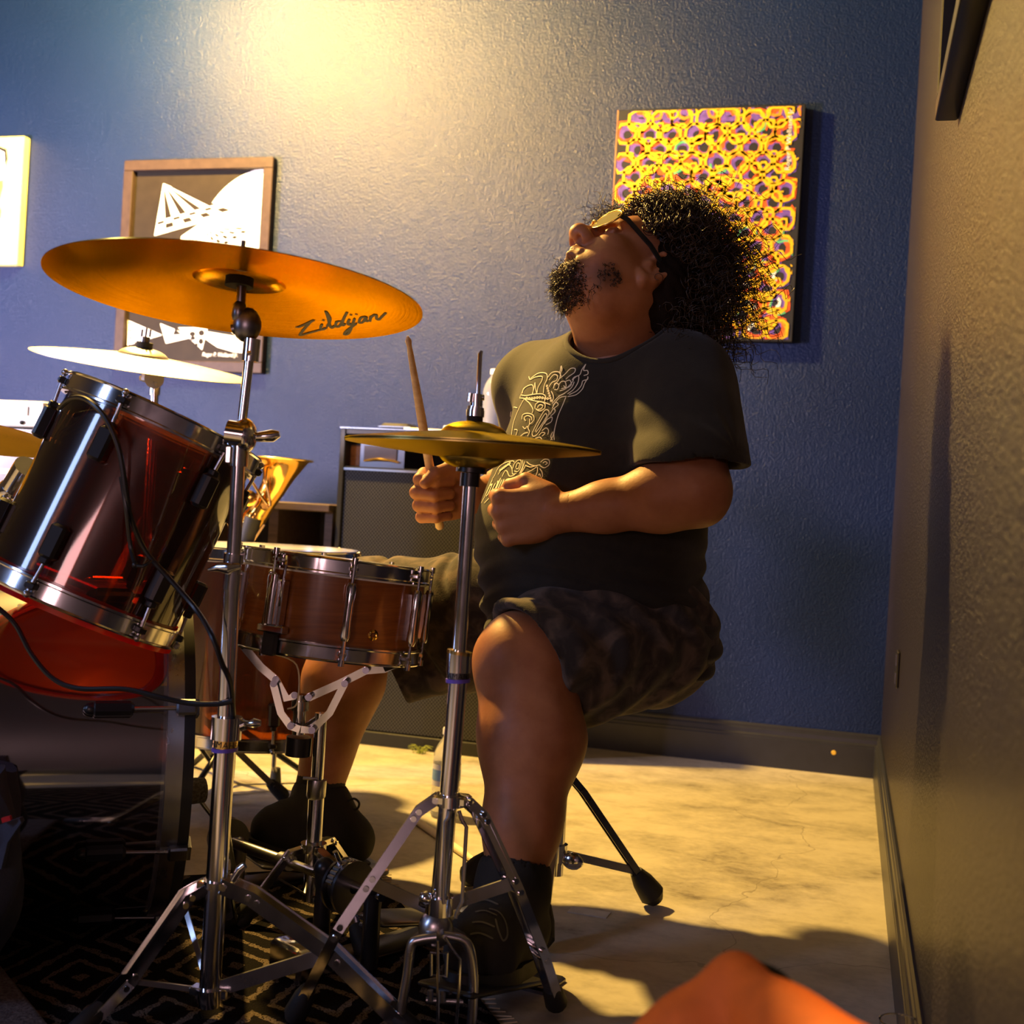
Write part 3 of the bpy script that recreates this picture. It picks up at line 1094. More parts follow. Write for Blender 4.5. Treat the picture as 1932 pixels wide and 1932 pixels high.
# clip-on microphone and its bracket
q = P(113, 800, 1.75)
tm = thing('clip_microphone', 'small black clip-on microphone on the rim of the tilted tom', 'microphone', q)
MB().tube([P(123, 772, 1.76), P(103, 830, 1.76)], [0.0085, 0.0085], 16).build('capsule', 'black_plastic', tm)
MB().tube([P(124, 770, 1.76), P(121, 778, 1.76)], 0.0092, 16).tube([P(104, 826, 1.76), P(102, 834, 1.76)], 0.0092, 16).build('end_ring', 'chrome', tm)
MB().tube(bez([P(100, 836, 1.76), P(120, 812, 1.735), P(150, 795, 1.72), P(185, 735, 1.72)], 6), 0.0026, 8).build('bracket', 'black_plastic', tm)

# tom holder arm from the left
q = P(28, 905, 1.9)
t = thing('tom_holder', 'chrome tom holder clamp on the left side of the tilted tom', 'drum hardware', q)
MB().tube([P(52, 880, 1.87), P(24, 925, 1.9)], 0.02, 20).build('bracket', 'chrome', t)
MB().ball(P(24, 925, 1.9), 0.022, 18).build('ball_joint', 'chrome', t)
MB().tube([P(24, 925, 1.9), P(-30, 960, 1.93), P(-50, 1200, 1.98)], 0.011, 16).build('arm', 'chrome', t)
MB().tube([P(14, 945, 1.86), P(-2, 970, 1.86)], 0.008, 12).ball(P(8, 955, 1.85), 0.011, 12).build('clamp_bolt', 'steel', t)
p1 = P(-50, 1200, 1.98)
MB().tube([p1, Vector((p1.x, p1.y, 0.5))], 0.013, 16).build('post', 'chrome', t)

# ------------------------------------------------------------------ floor tom
zF = 2.78
Cf = P(505, 1045, zF)
Cf.z = 0.6
t = thing('floor_tom', 'amber floor tom on legs standing behind the snare drum', 'drum', (Cf.x, Cf.y, 0))
rF = 0.203
hoop_ear_mat[0] = 'black_plastic'
c1 = Cf - UP * 0.02
c0 = Cf - UP * 0.41
def floor_lug(t, c0, c1, A, L, r, nrm, tan, ho):
    box_lug(t, c0, c1, A, L, r, nrm, tan, ho)
drum(t, c0, c1, rF, 'amber_acrylic', 'chrome', 'white_plastic', 'clear_film', 6, floor_lug, 0.02, 0.008, -FW, math.radians(20))
for k in range(3):
    a = math.radians(60 + 120 * k)
    nrm = -FW * math.cos(a) + RT * math.sin(a)
    b = c0 + nrm * (rF + 0.022)
    lg = MB().tube([b + UP * 0.2, Vector((b.x, b.y, 0.05)), Vector((b.x, b.y, 0.03)) + nrm * 0.03], 0.0055, 12).build('leg', 'dark_steel', t)
    q = Vector((b.x, b.y, 0.0)) + nrm * 0.034
    MB().tube([q + UP * 0.04, q + UP * 0.003], [0.011, 0.015], 14).build('rubber_foot', 'rubber', lg)
    MB().box(b + UP * 0.11 - nrm * 0.008, (0.04, 0.03, 0.05), (nrm.cross(UP), nrm, UP), bev=0.004).build('leg_bracket', 'black_plastic', t)

# ------------------------------------------------------------------ snare drum
A = (UP + RT * 0.075 * -1 * -1 + FW * 0.05).normalized()
zS = 2.08
Cs = P(626, 1142, zS)
LS, rS = 0.128, 0.153
t = thing('snare_drum', 'wooden-shell snare drum with chrome hoops and tube lugs', 'drum', Cs)
c0, c1 = Cs - A * (LS / 2), Cs + A * (LS / 2)
drum(t, c0, c1, rS, 'copper_wood', 'chrome', 'white_plastic', 'clear_film', 8, tube_lug, 0.018, 0.006, -FW, math.radians(17))
# strainer facing the camera
ang = math.radians(24)
nrm = (-FW * math.cos(ang) - RT * math.sin(ang))
nrm = (nrm - A * nrm.dot(A)).normalized()
tan = A.cross(nrm)
mid = Cs + nrm * (rS + 0.012)
st = MB().box(mid, (0.03, 0.02, 0.075), (tan, nrm, A), bev=0.003).tube([mid + nrm * 0.012 - A * 0.034, mid + nrm * 0.012 + A * 0.03], 0.008, 14).box(mid - A * 0.042, (0.048, 0.02, 0.012), (tan, nrm, A), bev=0.002).build('strainer', 'chrome', t)
MB().tube(bez([mid + nrm * 0.014 - A * 0.004 + tan * 0.016, mid + nrm * 0.02 + A * 0.02 + tan * 0.02, mid + nrm * 0.018 + A * 0.06 + tan * 0.02, mid + nrm * 0.008 + A * 0.074 + tan * 0.012], 6), 0.0026, 8).build('lever', 'chrome', st)
MB().cyl(mid + nrm * 0.012 + A * 0.03, mid + nrm * 0.012 + A * 0.044, 0.0065, 14).ball(mid + nrm * 0.014 + A * 0.046 - tan * 0.008, 0.004, 8).build('knob', 'chrome', st)
MB().box(mid - A * 0.066 + nrm * 0.002, (0.024, 0.012, 0.036), (tan, nrm, A), bev=0.002).build('snare_strap', 'black_plastic', st)
MB().tube(bez([mid - A * 0.08, Cs - A * 0.1 + nrm * 0.09 + tan * 0.005, Cs - A * 0.16 + nrm * 0.08 + tan * 0.01, Cs - A * 0.175 + nrm * 0.075 - tan * 0.01], 6), 0.0014, 6).build('snare_cord', 'cream_print', st)
n2 = (-FW * math.cos(0.62) + RT * math.sin(0.62))
n2 = (n2 - A * n2.dot(A)).normalized()
MB().lathe([(0.004, 0.002), (0.006, 0.0035), (0.009, 0.002), (0.0095, 0)], Cs - A * 0.033 + n2 * (rS - 0.0005), n2, 20).build('air_vent', 'brass', t)

# snare stand
hub = P(566, 1325, zS)
bs = P(586, 1700, zS - 0.02)
t = thing('snare_stand', 'low chrome snare stand with folding basket arms', 'drum hardware', (bs.x, bs.y, 0))
MB().tube([P(606, 1345, zS), P(597, 1490, zS)], 0.0105, 18).build('upper_tube', 'chrome', t)
MB().tube([P(599, 1470, zS), P(598, 1476, zS), P(596, 1502, zS), P(596, 1506, zS)], [0.0155, 0.0165, 0.0165, 0.0145], 20).tube([P(572, 1468, zS - 0.01), P(600, 1470, zS - 0.01)], 0.003, 8).build('height_clamp', 'steel', t)
MB().tube([P(597, 1500, zS), bs], 0.0135, 18).build('lower_tube', 'chrome', t)
MB().cyl(P(567, 1310, zS), P(563, 1385, zS), 0.011, 16).cyl(P(567, 1322, zS), P(566, 1340, zS), 0.015, 16).build('basket_hub', 'chrome', t)
MB().cyl(P(565, 1390, zS), P(562, 1425, zS), 0.022, 16).build('basket_nut', 'black_plastic', t)
side = FW
for arm in ([(582, 1316), (640, 1290), (690, 1265), (725, 1262), (758, 1247)], [(556, 1312), (540, 1318), (520, 1282), (492, 1258), (462, 1222), (452, 1208)]):
    a = MB().bar([P(x, y, zS - 0.012) for x, y in arm], 0.003, 0.0135, side).bar([P(x, y, zS + 0.01) for x, y in arm[:3]], 0.003, 0.0135, side)
    for (x, y) in (arm[0], arm[2]):
        a.cyl(P(x, y, zS - 0.03), P(x, y, zS + 0.02), 0.006, 10)
    ar = a.build('basket_arm', 'chrome', t)
    e = P(*arm[-1], zS - 0.01)
    MB().tube([P(*arm[-2], zS - 0.01), e, e + UP * 0.02], [0.006, 0.01, 0.009], 10).build('rubber_tip', 'rubber', ar)
for br in ([(650, 1290), (622, 1345), (588, 1378), (568, 1376)], [(516, 1290), (530, 1345), (548, 1370), (566, 1376)]):
    a = MB().bar([P(x, y, zS - 0.02) for x, y in br], 0.003, 0.0125, side)
    for (x, y) in (br[0], br[-2]):
        a.cyl(P(x, y, zS - 0.035), P(x, y, zS), 0.006, 10)
    a.build('basket_brace', 'chrome', t)
MB().tube([P(610, 1350, zS), P(576, 1376, zS)], 0.008, 12).build('tilter_arm', 'chrome', t)
MB().cyl(P(592, 1590, zS - 0.02), P(591, 1606, zS - 0.02), 0.022, 18).build('leg_collar', 'chrome', t)
ck = P(592, 1596, zS - 0.02)
for (fx, fy) in ((452, 1738), (668, 1650), (690, 1800)):
    f = Ph(fx, fy, 0.014)
    k = ck.lerp(f, 0.35) + UP * 0.03
    leg(t, [ck, k, f], 0.01, 0.014)
for (fx, fy) in ((452, 1738), (668, 1650), (690, 1800)):
    f = Ph(fx, fy, 0.014)
    MB().bar([bs + UP * 0.006, ck.lerp(f, 0.55) + UP * 0.018], 0.009, 0.003, UP.cross(f - bs)).build('leg_brace', 'steel', t)

# ------------------------------------------------------------------ ride cymbal and its stand
zR = 1.64
top, base = P(462, 640, zR), P(394, 1898, zR)
t = thing('cymbal_stand', 'chrome cymbal stand in front holding the big copper ride cymbal', 'cymbal stand', (base.x, base.y, 0))
MB().tube([P(474, 645, zR), P(456, 800, zR)], 0.0066, 16).build('upper_tube', 'chrome', t)
MB().tube([P(476, 640, zR), P(472, 682, zR)], 0.0115, 18).tube([P(474, 665, zR - 0.012), P(466, 667, zR - 0.013)], 0.003, 8).build('tilter_collar', 'chrome', t)
MB().ball(P(466, 613, zR), (0.02, 0.0135, 0.024), 18, (RT, FW, UP)).ball(P(452, 590, zR), (0.011, 0.012, 0.018), 14, (RT, FW, UP)).tube([P(438, 622, zR), P(452, 618, zR)], 0.007, 10).build('tilter', 'dark_steel', t)
MB().tube([P(453, 600, zR), P(457, 520, zR)], [0.0068, 0.0062], 12).build('cymbal_rod', 'dark_steel', t)
tilter = P(457, 520, zR)
MB().tube([P(429, 817, zR - 0.004), P(462, 822, zR - 0.004)], 0.0175, 20).ball(P(462, 822, zR), (0.017, 0.02, 0.024), 18, (RT, FW, UP)).build('boom_clamp', 'chrome', t)
MB().tube([P(470, 825, zR), P(492, 824, zR), P(515, 822, zR), P(528, 819, zR)], [0.005, 0.007, 0.0085, 0.004], 10).build('wing_nut', 'chrome', t)
MB().tube([P(452, 842, zR), P(450, 880, zR)], 0.0135, 20).box(P(432, 858, zR - 0.008), (0.009, 0.012, 0.024), (RT, FW, UP), bev=0.002).build('upper_collar', 'chrome', t)
MB().tube([P(450, 870, zR), P(440, 1060, zR)], 0.0095, 18).build('upper_middle_tube', 'chrome', t)
MB().tube([P(442, 1045, zR), P(440, 1062, zR)], 0.0135, 20).tube([P(440, 1082, zR), P(437, 1112, zR)], 0.0125, 20).tube([P(441, 1060, zR), P(439, 1084, zR)], 0.0105, 18).build('middle_collar', 'chrome', t)
MB().tube([P(452, 1068, zR - 0.015), P(430, 1072, zR - 0.02), P(412, 1070, zR - 0.018), P(393, 1075, zR - 0.015)], [0.004, 0.0085, 0.006, 0.002], 10).build('wing_nut', 'chrome', t)
MB().tube([P(438, 1100, zR), P(426, 1360, zR)], 0.0115, 20).build('middle_tube', 'chrome', t)
MB().tube([P(429, 1352, zR), P(426, 1394, zR)], 0.0205, 24).tube([P(446, 1372, zR), P(462, 1366, zR)], 0.008, 12).build('lower_collar', 'chrome', t)
MB().tube([P(455, 1362, zR), P(470, 1366, zR), P(480, 1364, zR), P(492, 1364, zR)], [0.003, 0.004, 0.007, 0.004], 10).build('wing_nut', 'chrome', t)
rg_ = MB().tube([P(426, 1394, zR), P(424, 1410, zR)], 0.0165, 24).build('printed_ring', 'gold', t)
MB().tube([P(424, 1410, zR), P(424, 1417, zR)], 0.0175, 24).build('violet_ring', 'violet_ring', t)


def ring_text(s, c, axis, r, h, parent):
    tv, tf = text2d(s, 1.0)
    w_ = max(v[0] for v in tv)
    hh_ = max(v[1] for v in tv)
    k = h / hh_
    e1, e2, a = basis(axis, -FW)
    side_ = -FW
    side_ = (side_ - a * side_.dot(a)).normalized()
    tn = a.cross(side_)
    vs = []
    for v in tv:
        th_ = (v[0] - w_ / 2) * k / r
        vs.append(Vector(c) + a * (v[1] * k - h / 2) + (side_ * math.cos(th_) + tn * math.sin(th_)) * (r + 0.0004))
    MB().add(vs, tf).build('ring_lettering', 'ink', parent, smooth=0)


ring_text('YAMAHA', P(425, 1402, zR), P(426, 1394, zR) - P(424, 1410, zR), 0.0165, 0.0085, rg_)
MB().tube([P(424, 1415, zR), base], 0.0142, 24).build('base_tube', 'chrome', t)
MB().tube([P(410, 1660, zR), P(409, 1672, zR)], 0.019, 22).box(P(392, 1668, zR), (0.022, 0.024, 0.012), bev=0.002).box(P(432, 1668, zR), (0.022, 0.024, 0.012), bev=0.002).build('leg_collar', 'chrome', t)
MB().tube([P(440, 1662, zR - 0.01), P(452, 1640, zR - 0.01), P(462, 1632, zR - 0.01)], [0.004, 0.006, 0.005], 10).build('wing_nut', 'chrome', t)
MB().tube([P(397, 1862, zR), P(396, 1886, zR)], 0.02, 22).box(P(376, 1868, zR), (0.022, 0.02, 0.012), bev=0.002).box(P(418, 1872, zR), (0.026, 0.02, 0.014), bev=0.002).build('brace_collar', 'chrome', t)
fl, fr, fb = Ph(140, 1955, 0.014), Ph(782, 1950, 0.014), P(430, 1760, 2.0)
fb.z = 0.014
kl, kr = P(240, 1850, zR - 0.01), P(628, 1798, zR - 0.015)
leg(t, [P(396, 1668, zR), P(352, 1690, zR), kl, fl], 0.016, 0.026)
leg(t, [P(424, 1668, zR), P(478, 1690, zR), kr, fr], 0.02, 0.026)
cb = P(409, 1668, zR + 0.015)
leg(t, [cb, cb.lerp(fb, 0.3) + UP * 0.03, fb], 0.016, 0.022)
bc = P(396, 1870, zR)
for (a, b, w_) in ((bc, kl, 0.007), (bc, kr, 0.02), (P(390, 1852, zR), P(350, 1715, zR + 0.06), 0.007)):
    MB().bar([a, b], 0.004, w_, FW).build('leg_brace', 'steel', t)

nR = (UP + RT * -0.0 + FW * 0.0)
# cymbal plane tilts down to the right and away so its underside shows
nR = (UP + RT * 0.028 + FW * 0.078).normalized()
cR = P(449, 557, zR)
ride, ride_bow = cymbal('ride_cymbal', 'big copper ride cymbal seen from below at upper left', cR, nR, 0.249, 'cymbal_copper', 0.062, 0.026, 0.02)
pc = cR
# felts on the rod
MB().tube([pc + nR * 0.012, pc + nR * 0.024], 0.019, 20).build('felt', 'black_cloth', t)
MB().tube([pc + nR * 0.036, pc + nR * 0.05], 0.012, 16).tube([pc + nR * 0.05, pc + nR * 0.075], 0.003, 8).build('top_wing_nut', 'dark_steel', t)

# lettering stamped on the underside
dgv = [ride_bow.matrix_basis @ v.co for v in ride_bow.data.vertices]
mw = BASE[ride]
bv = BVHTree.FromPolygons([mw @ v.co for v in ride_bow.data.vertices], [tuple(p.vertices) for p in ride_bow.data.polygons])


def project_strokes(strokes, bvh, parent, name, mat, r, off=0.0006, dense=5, kind=None):
    """strokes (lists of picture points) laid onto a real surface and drawn there as thin raised ribbons"""
    mb = MB()
    for s_ in strokes:
        rad = r
        if isinstance(s_[0], (int, float)):
            rad, s_ = s_[0], s_[1:]
        pts = bez([Vector((x, y, 0)) for (x, y) in s_], dense)
        cur, nn = [], []
        for p in pts:
            d_ = ray(p.x, p.y).normalized()
            loc, nrm_, idx, dist = bvh.ray_cast(EYE, d_)
            if loc is None:
                continue
            if nrm_.dot(d_) > 0:
                nrm_ = -nrm_
            if cur and (loc - cur[-1]).length > 0.05:
                break
            cur.append(loc + nrm_ * off)
            nn.append(nrm_)
        if len(cur) < 2:
            continue
        vs, fs = [], []
        for i, c in enumerate(cur):
            d_ = (cur[min(i + 1, len(cur) - 1)] - cur[max(i - 1, 0)])
            sd = d_.cross(nn[i])
            sd = sd.normalized() if sd.length > 1e-9 else Vector((0, 0, 1))
            taper = rad * (0.55 if i in (0, len(cur) - 1) else 1.0)
            vs += [c - sd * taper, c + sd * taper]
        for i in range(len(cur) - 1):
            fs.append((2 * i, 2 * i + 1, 2 * i + 3, 2 * i + 2))
        mb.add(vs, fs)
    return mb.build(name, mat, parent, smooth=0, kind=kind)


def lay(letters, o, ux, uy):
    out = []
    for s_ in letters:
        out.append([(o[0] + x * ux[0] + y * uy[0], o[1] + x * ux[1] + y * uy[1]) for (x, y) in s_])
    return out


ZIL = [[(0.0, 0.78), (0.12, 0.72), (0.62, 1.0), (0.5, 0.9), (0.22, 0.28), (0.2, 0.1), (0.5, 0.16), (1.15, 0.28)],
       [(0.95, 0.62), (0.9, 0.4), (0.98, 0.22), (1.08, 0.32)], [(0.96, 0.86), (0.99, 0.9)],
       [(1.12, 0.35), (1.22, 0.85), (1.02, 1.5), (1.1, 1.15), (1.22, 0.5), (1.3, 0.22), (1.4, 0.35)],
       [(1.62, 0.6), (1.46, 0.58), (1.45, 0.25), (1.6, 0.3), (1.74, 0.9), (1.8, 1.15), (1.7, 0.7), (1.68, 0.25), (1.78, 0.35)],
       [(1.92, 0.62), (1.87, 0.35), (1.93, 0.2), (2.0, 0.3)], [(1.93, 0.9), (1.97, 0.94)],
       [(2.1, 0.62), (2.05, 0.2), (1.95, -0.35), (1.8, -0.42), (1.85, -0.2), (2.2, 0.25)], [(2.13, 0.86), (2.16, 0.9)],
       [(2.52, 0.6), (2.33, 0.58), (2.28, 0.25), (2.42, 0.25), (2.52, 0.6), (2.52, 0.25), (2.6, 0.3)],
       [(2.68, 0.58), (2.66, 0.2), (2.7, 0.5), (2.86, 0.62), (2.9, 0.3), (2.98, 0.22), (3.1, 0.42), (3.22, 0.62)]]
project_strokes(lay(ZIL, (556, 637), (53, -9.5), (3, -27)), bv, ride, 'lettering', 'ink', 0.0021, 0.0007)

# ------------------------------------------------------------------ hi-hat
zH = 1.64
pole = lambda y: P(884 + (y - 960) * -0.066, y, zH)
basep = pole(1915)
t = thing('hi_hat_stand', 'chrome hi-hat stand with foot pedal in front of the drummer', 'cymbal stand', (basep.x, basep.y, 0))
MB().tube([pole(905), pole(1240)], 0.0094, 20).build('upper_tube', 'chrome', t)
MB().tube([P(909, 662, zH), P(906, 668, zH), P(900, 775, zH)], [0.002, 0.0032, 0.0034], 10).build('pull_rod', 'chrome', t)
MB().tube([P(888, 893, zH), P(886, 918, zH)], 0.0135, 20).tube([P(891, 874, zH), P(889, 892, zH)], 0.021, 20).build('hat_seat', 'black_plastic', t)
MB().cyl(P(866, 880, zH - 0.01), P(876, 884, zH - 0.01), 0.004, 8).build('tilt_screw', 'chrome', t)
MB().tube([P(899, 744, zH), P(898, 768, zH)], 0.0085, 16).tube([P(898, 768, zH), P(897, 774, zH)], 0.0115, 16).tube([P(897, 774, zH), P(896, 786, zH)], 0.0125, 16).build('clutch', 'chrome', t)
MB().tube([P(888, 742, zH - 0.006), P(886, 758, zH - 0.006)], 0.0042, 10).tube([P(886, 750, zH), P(914, 750, zH)], 0.004, 10).build('clutch_screw', 'chrome', t)
MB().tube([P(896, 786, zH), P(895, 800, zH)], 0.011, 16).build('clutch_felt', 'black_cloth', t)
MB().tube([P(867, 1232, zH), P(865, 1268, zH)], 0.0165, 22).tube([P(857, 1215, zH), P(856, 1236, zH)], 0.002, 8).build('height_collar', 'chrome', t)
MB().tube([P(868, 1228, zH), P(867, 1234, zH)], 0.0172, 22).build('collar_rim', 'gold', t)
rg_ = MB().tube([P(865, 1268, zH), P(864, 1280, zH)], 0.0155, 22).build('printed_ring', 'dark_steel', t)
ring_text('YAMAHA', P(864.5, 1274, zH), P(865, 1268, zH) - P(864, 1280, zH), 0.0155, 0.0075, rg_)
MB().tube([P(864, 1280, zH), P(864, 1287, zH)], 0.0165, 22).build('violet_ring', 'violet_ring', t)
MB().tube([P(864, 1285, zH), P(828, 1722, zH)], 0.0125, 22).build('base_tube', 'chrome', t)
MB().tube([P(851, 1500, zH), P(850, 1520, zH)], 0.0195, 22).box(P(832, 1507, zH), (0.02, 0.03, 0.014), bev=0.003).box(P(872, 1510, zH), (0.02, 0.03, 0.014), bev=0.003).build('leg_collar', 'chrome', t)
lk, rk = P(698, 1665, zH - 0.03), P(968, 1668, zH - 0.02)
lf, rf = Ph(556, 1915, 0.014), Ph(1050, 1893, 0.014)
leg(t, [P(826, 1505, zH), P(790, 1530, zH - 0.01), lk, P(640, 1752, zH - 0.05), lf], 0.014, 0.02)
leg(t, [P(876, 1508, zH), P(905, 1535, zH - 0.01), rk, P(1020, 1800, zH - 0.0), rf], 0.014, 0.022)
MB().tube([P(830, 1690, zH), P(828, 1724, zH)], 0.019, 22).ball(P(803, 1694, zH - 0.01), 0.0095, 12).box(P(808, 1700, zH), (0.022, 0.02, 0.016), bev=0.003).build('brace_collar', 'chrome', t)
for (a, b) in ((P(806, 1712, zH + 0.02), P(690, 1660, zH + 0.0)), (P(842, 1708, zH), P(962, 1668, zH - 0.02))):
    MB().bar([a, b], 0.004, 0.017, FW).build('leg_brace', 'steel', t)
# spring rods beside the tube
for pts in ([(849, 1530), (846, 1542), (840, 1550), (836, 1690), (838, 1705)], [(866, 1530), (872, 1548), (880, 1560), (872, 1700), (862, 1722), (860, 1732)]):
    MB().tube([P(x, y, zH - 0.02) for x, y in pts], 0.0028, 8).build('spring_rod', 'steel', t)
# cast yoke and the frame sides down to the floor
MB().ball(P(822, 1752, zH - 0.005), (0.024, 0.02, 0.026), 16, (RT, FW, UP)).bar([P(822, 1740, zH), P(780, 1775, zH), P(772, 1786, zH)], 0.016, 0.008, FW).bar([P(826, 1742, zH), P(872, 1768, zH), P(884, 1786, zH)], 0.016, 0.008, FW).build('yoke', 'steel', t)
for pts in ([(824, 1768), (790, 1773), (776, 1784), (768, 1840), (758, 1900), (752, 1958)], [(838, 1765), (872, 1772), (886, 1790), (893, 1840), (892, 1900), (886, 1958)]):
    q = [P(x, y, zH - 0.03) for x, y in pts]
    q[-1].z = 0.006
    MB().tube(bez(q, 4), 0.0065, 10).build('frame_side', 'steel', t)
for pts in ([(826, 1775), (826, 1932), (826, 1955)], [(838, 1768), (852, 1790), (868, 1810), (866, 1870), (858, 1955)]):
    q = [P(x, y, zH - 0.045) for x, y in pts]
    q[-1].z = 0.006
    MB().tube(q, 0.0022, 8).build('radius_rod', 'chrome', t)
for (a, b) in (((812, 1798), (818, 1842)), ((846, 1796), (842, 1842)), ((812, 1840), (846, 1840)), ((812, 1798), (846, 1798))):
    pass
q = MB()
q.tube([P(814, 1798, zH - 0.02), P(844, 1798, zH - 0.02), P(842, 1842, zH - 0.02), P(814, 1840, zH - 0.02)], 0.0028, 8, closed=True)
q.build('pedal_link', 'steel', t)
# foot board under the left shoe
fa, fbk = Ph(838, 1868, 0.075), Ph(985, 1842, 0.018)
fbd = (fbk - fa)
sd = UP.cross(fbd).normalized()
MB().box((fa + fbk) / 2, (fbd.length, 0.085, 0.008), (fbd.normalized(), sd, fbd.normalized().cross(sd)), bev=0.003).build('foot_board', 'black_plastic', t)
MB().box((fbk + fbd.normalized() * 0.03) * 1.0 + UP * (-0.009), (0.07, 0.09, 0.012), (Vector((fbd.x, fbd.y, 0)).normalized(), sd, UP), bev=0.003).build('heel_plate', 'dark_steel', t)
MB().tube([P(804, 1886, zH - 0.02), P(874, 1890, zH - 0.02)], 0.006, 10).tube([P(812, 1868, zH - 0.03), P(812, 1888, zH - 0.03)], 0.004, 8).tube([P(834, 1868, zH - 0.03), P(834, 1890, zH - 0.03)], 0.005, 8).build('base_bar', 'steel', t)

ch = P(893, 843, zH)
nH = (UP + FW * -0.012).normalized()
cymbal('hi_hat_cymbal', 'top hi-hat cymbal with golden bell in front of the drummer', ch + UP * 0.003, nH, 0.172, 'cymbal_brass', 0.045, 0.021, 0.016)
cymbal('hi_hat_cymbal', 'bottom hi-hat cymbal facing down above the black seat', ch - UP * 0.001, -nH, 0.172, 'cymbal_brass', 0.045, 0.021, 0.014)

# ------------------------------------------------------------------ brightly lit crash cymbal and stand behind the tom
zC = 2.7
cC = P(268, 688, zC)
nC = (UP + RT * 0.115 - FW * 0.145).normalized()
t = thing('cymbal_stand', 'cymbal stand behind the tilted tom carrying the brightly lit crash cymbal', 'cymbal stand', Ph(270, 1380, 0))
MB().tube([cC - nC * 0.03, P(291, 715, zC)], 0.006, 12).build('cymbal_rod', 'steel', t)
MB().cyl(P(291, 715, zC - 0.02), P(291, 715, zC + 0.02), 0.021, 22).box(P(280, 708, zC), (0.03, 0.016, 0.03), bev=0.003).cyl(P(291, 715, zC - 0.026), P(291, 715, zC - 0.02), 0.006, 10).build('tilter', 'steel', t)
MB().tube([P(293, 728, zC), P(292, 745, zC)], 0.0125, 18).tube([P(292, 745, zC), P(291, 770, zC)], 0.009, 16).build('upper_tube', 'chrome', t)
bt = P(291, 770, zC)
MB().tube([bt, Vector((bt.x, bt.y, 0.32))], 0.0115, 16).build('base_tube', 'chrome', t)
for q in (Ph(536, 1502, 0.014), Vector((bt.x - 0.3, bt.y - 0.05, 0.014)), Vector((bt.x + 0.05, bt.y + 0.33, 0.014))):
    leg(t, [Vector((bt.x, bt.y, 0.34)), q], 0.014, 0.018, mat='dark_steel')
MB().tube([pc_ for pc_ in (cC + nC * 0.036, cC + nC * 0.05)], 0.018, 18).build('felt', 'black_cloth', t)
MB().tube([cC + nC * 0.05, cC + nC * 0.062], 0.01, 14).tube([cC + nC * 0.062 - RT * 0.009, cC + nC * 0.078 - RT * 0.009], 0.0026, 8).tube([cC + nC * 0.062, cC + nC * 0.082], 0.0026, 8).tube([cC + nC * 0.062 + RT * 0.009, cC + nC * 0.078 + RT * 0.009], 0.0026, 8).build('top_wing_nut', 'dark_steel', t)
cymbal('crash_cymbal', 'brightly lit crash cymbal behind the tilted tom', cC, nC, 0.236, 'cymbal_lit', 0.055, 0.024, 0.02)

# golden cymbal at the left edge
zG = 2.35
cG = P(-85, 818, zG)
nG = (UP + RT * 0.05 + FW * 0.16).normalized()
cymbal('left_cymbal', 'bright golden cymbal cut off by the left edge beside the tilted tom', cG, nG, 0.2, 'cymbal_gold', 0.05, 0.022, 0.018)
g0 = Vector((cG.x, cG.y, 0))
t = thing('cymbal_stand', 'plain chrome stand under the golden cymbal at the left edge', 'cymbal stand', g0)
MB().tube([cG + nG * 0.03, cG - UP * 0.03, Vector((cG.x, cG.y, 0.3))], 0.01, 14).build('base_tube', 'chrome', t)
for k in range(3):
    a = 0.9 + k * 2.094
    leg(t, [g0 + UP * 0.32, g0 + Vector((math.cos(a) * 0.26, math.sin(a) * 0.26, 0.014))], 0.014, 0.018)

# ------------------------------------------------------------------ cables
t = MB().tube(bez([P(112, 770, 1.72), P(135, 752, 1.69), P(165, 755, 1.66), P(200, 790, 1.645), P(225, 850, 1.64), P(238, 930, 1.64), P(248, 980, 1.65), P(275, 1040, 1.66), P(320, 1092, 1.655), P(370, 1150, 1.64), P(400, 1200, 1.6), P(418, 1250, 1.6), P(436, 1300, 1.615), P(440, 1420, 1.66), P(430, 1560, 1.75), Ph(440, 1690, 0.014), Ph(340, 1720, 0.014)], 8), 0.0037, 8)
tag(t.build('microphone_cable', 'black_plastic'), 'black cable running down the front of the tilted tom to the stand', 'cable')
t = MB().tube(bez([P(228, 900, 1.645), P(238, 960, 1.64), P(246, 1030, 1.65), P(254, 1062, 1.64)], 8), 0.003, 8).ball(P(255, 1066, 1.64), 0.0045, 10).tube(bez([P(255, 1066, 1.64), P(270, 1068, 1.635), P(285, 1058, 1.65)], 4), 0.002, 6)
tag(t.build('trigger_lead', 'black_plastic'), 'short thin lead hanging on the middle of the tilted tom', 'cable')
t = MB().tube(bez([P(-40, 1120, 1.7), P(0, 1150, 1.7), P(30, 1180, 1.7), P(60, 1235, 1.69), P(100, 1280, 1.68), P(150, 1299, 1.67), P(235, 1300, 1.66), P(300, 1315, 1.65), P(360, 1327, 1.645), P(412, 1328, 1.625), P(440, 1322, 1.618)], 8), 0.0036, 8)
tag(t.build('microphone_cable', 'black_plastic'), 'black cable sagging across the bass drum to the cymbal stand', 'cable')

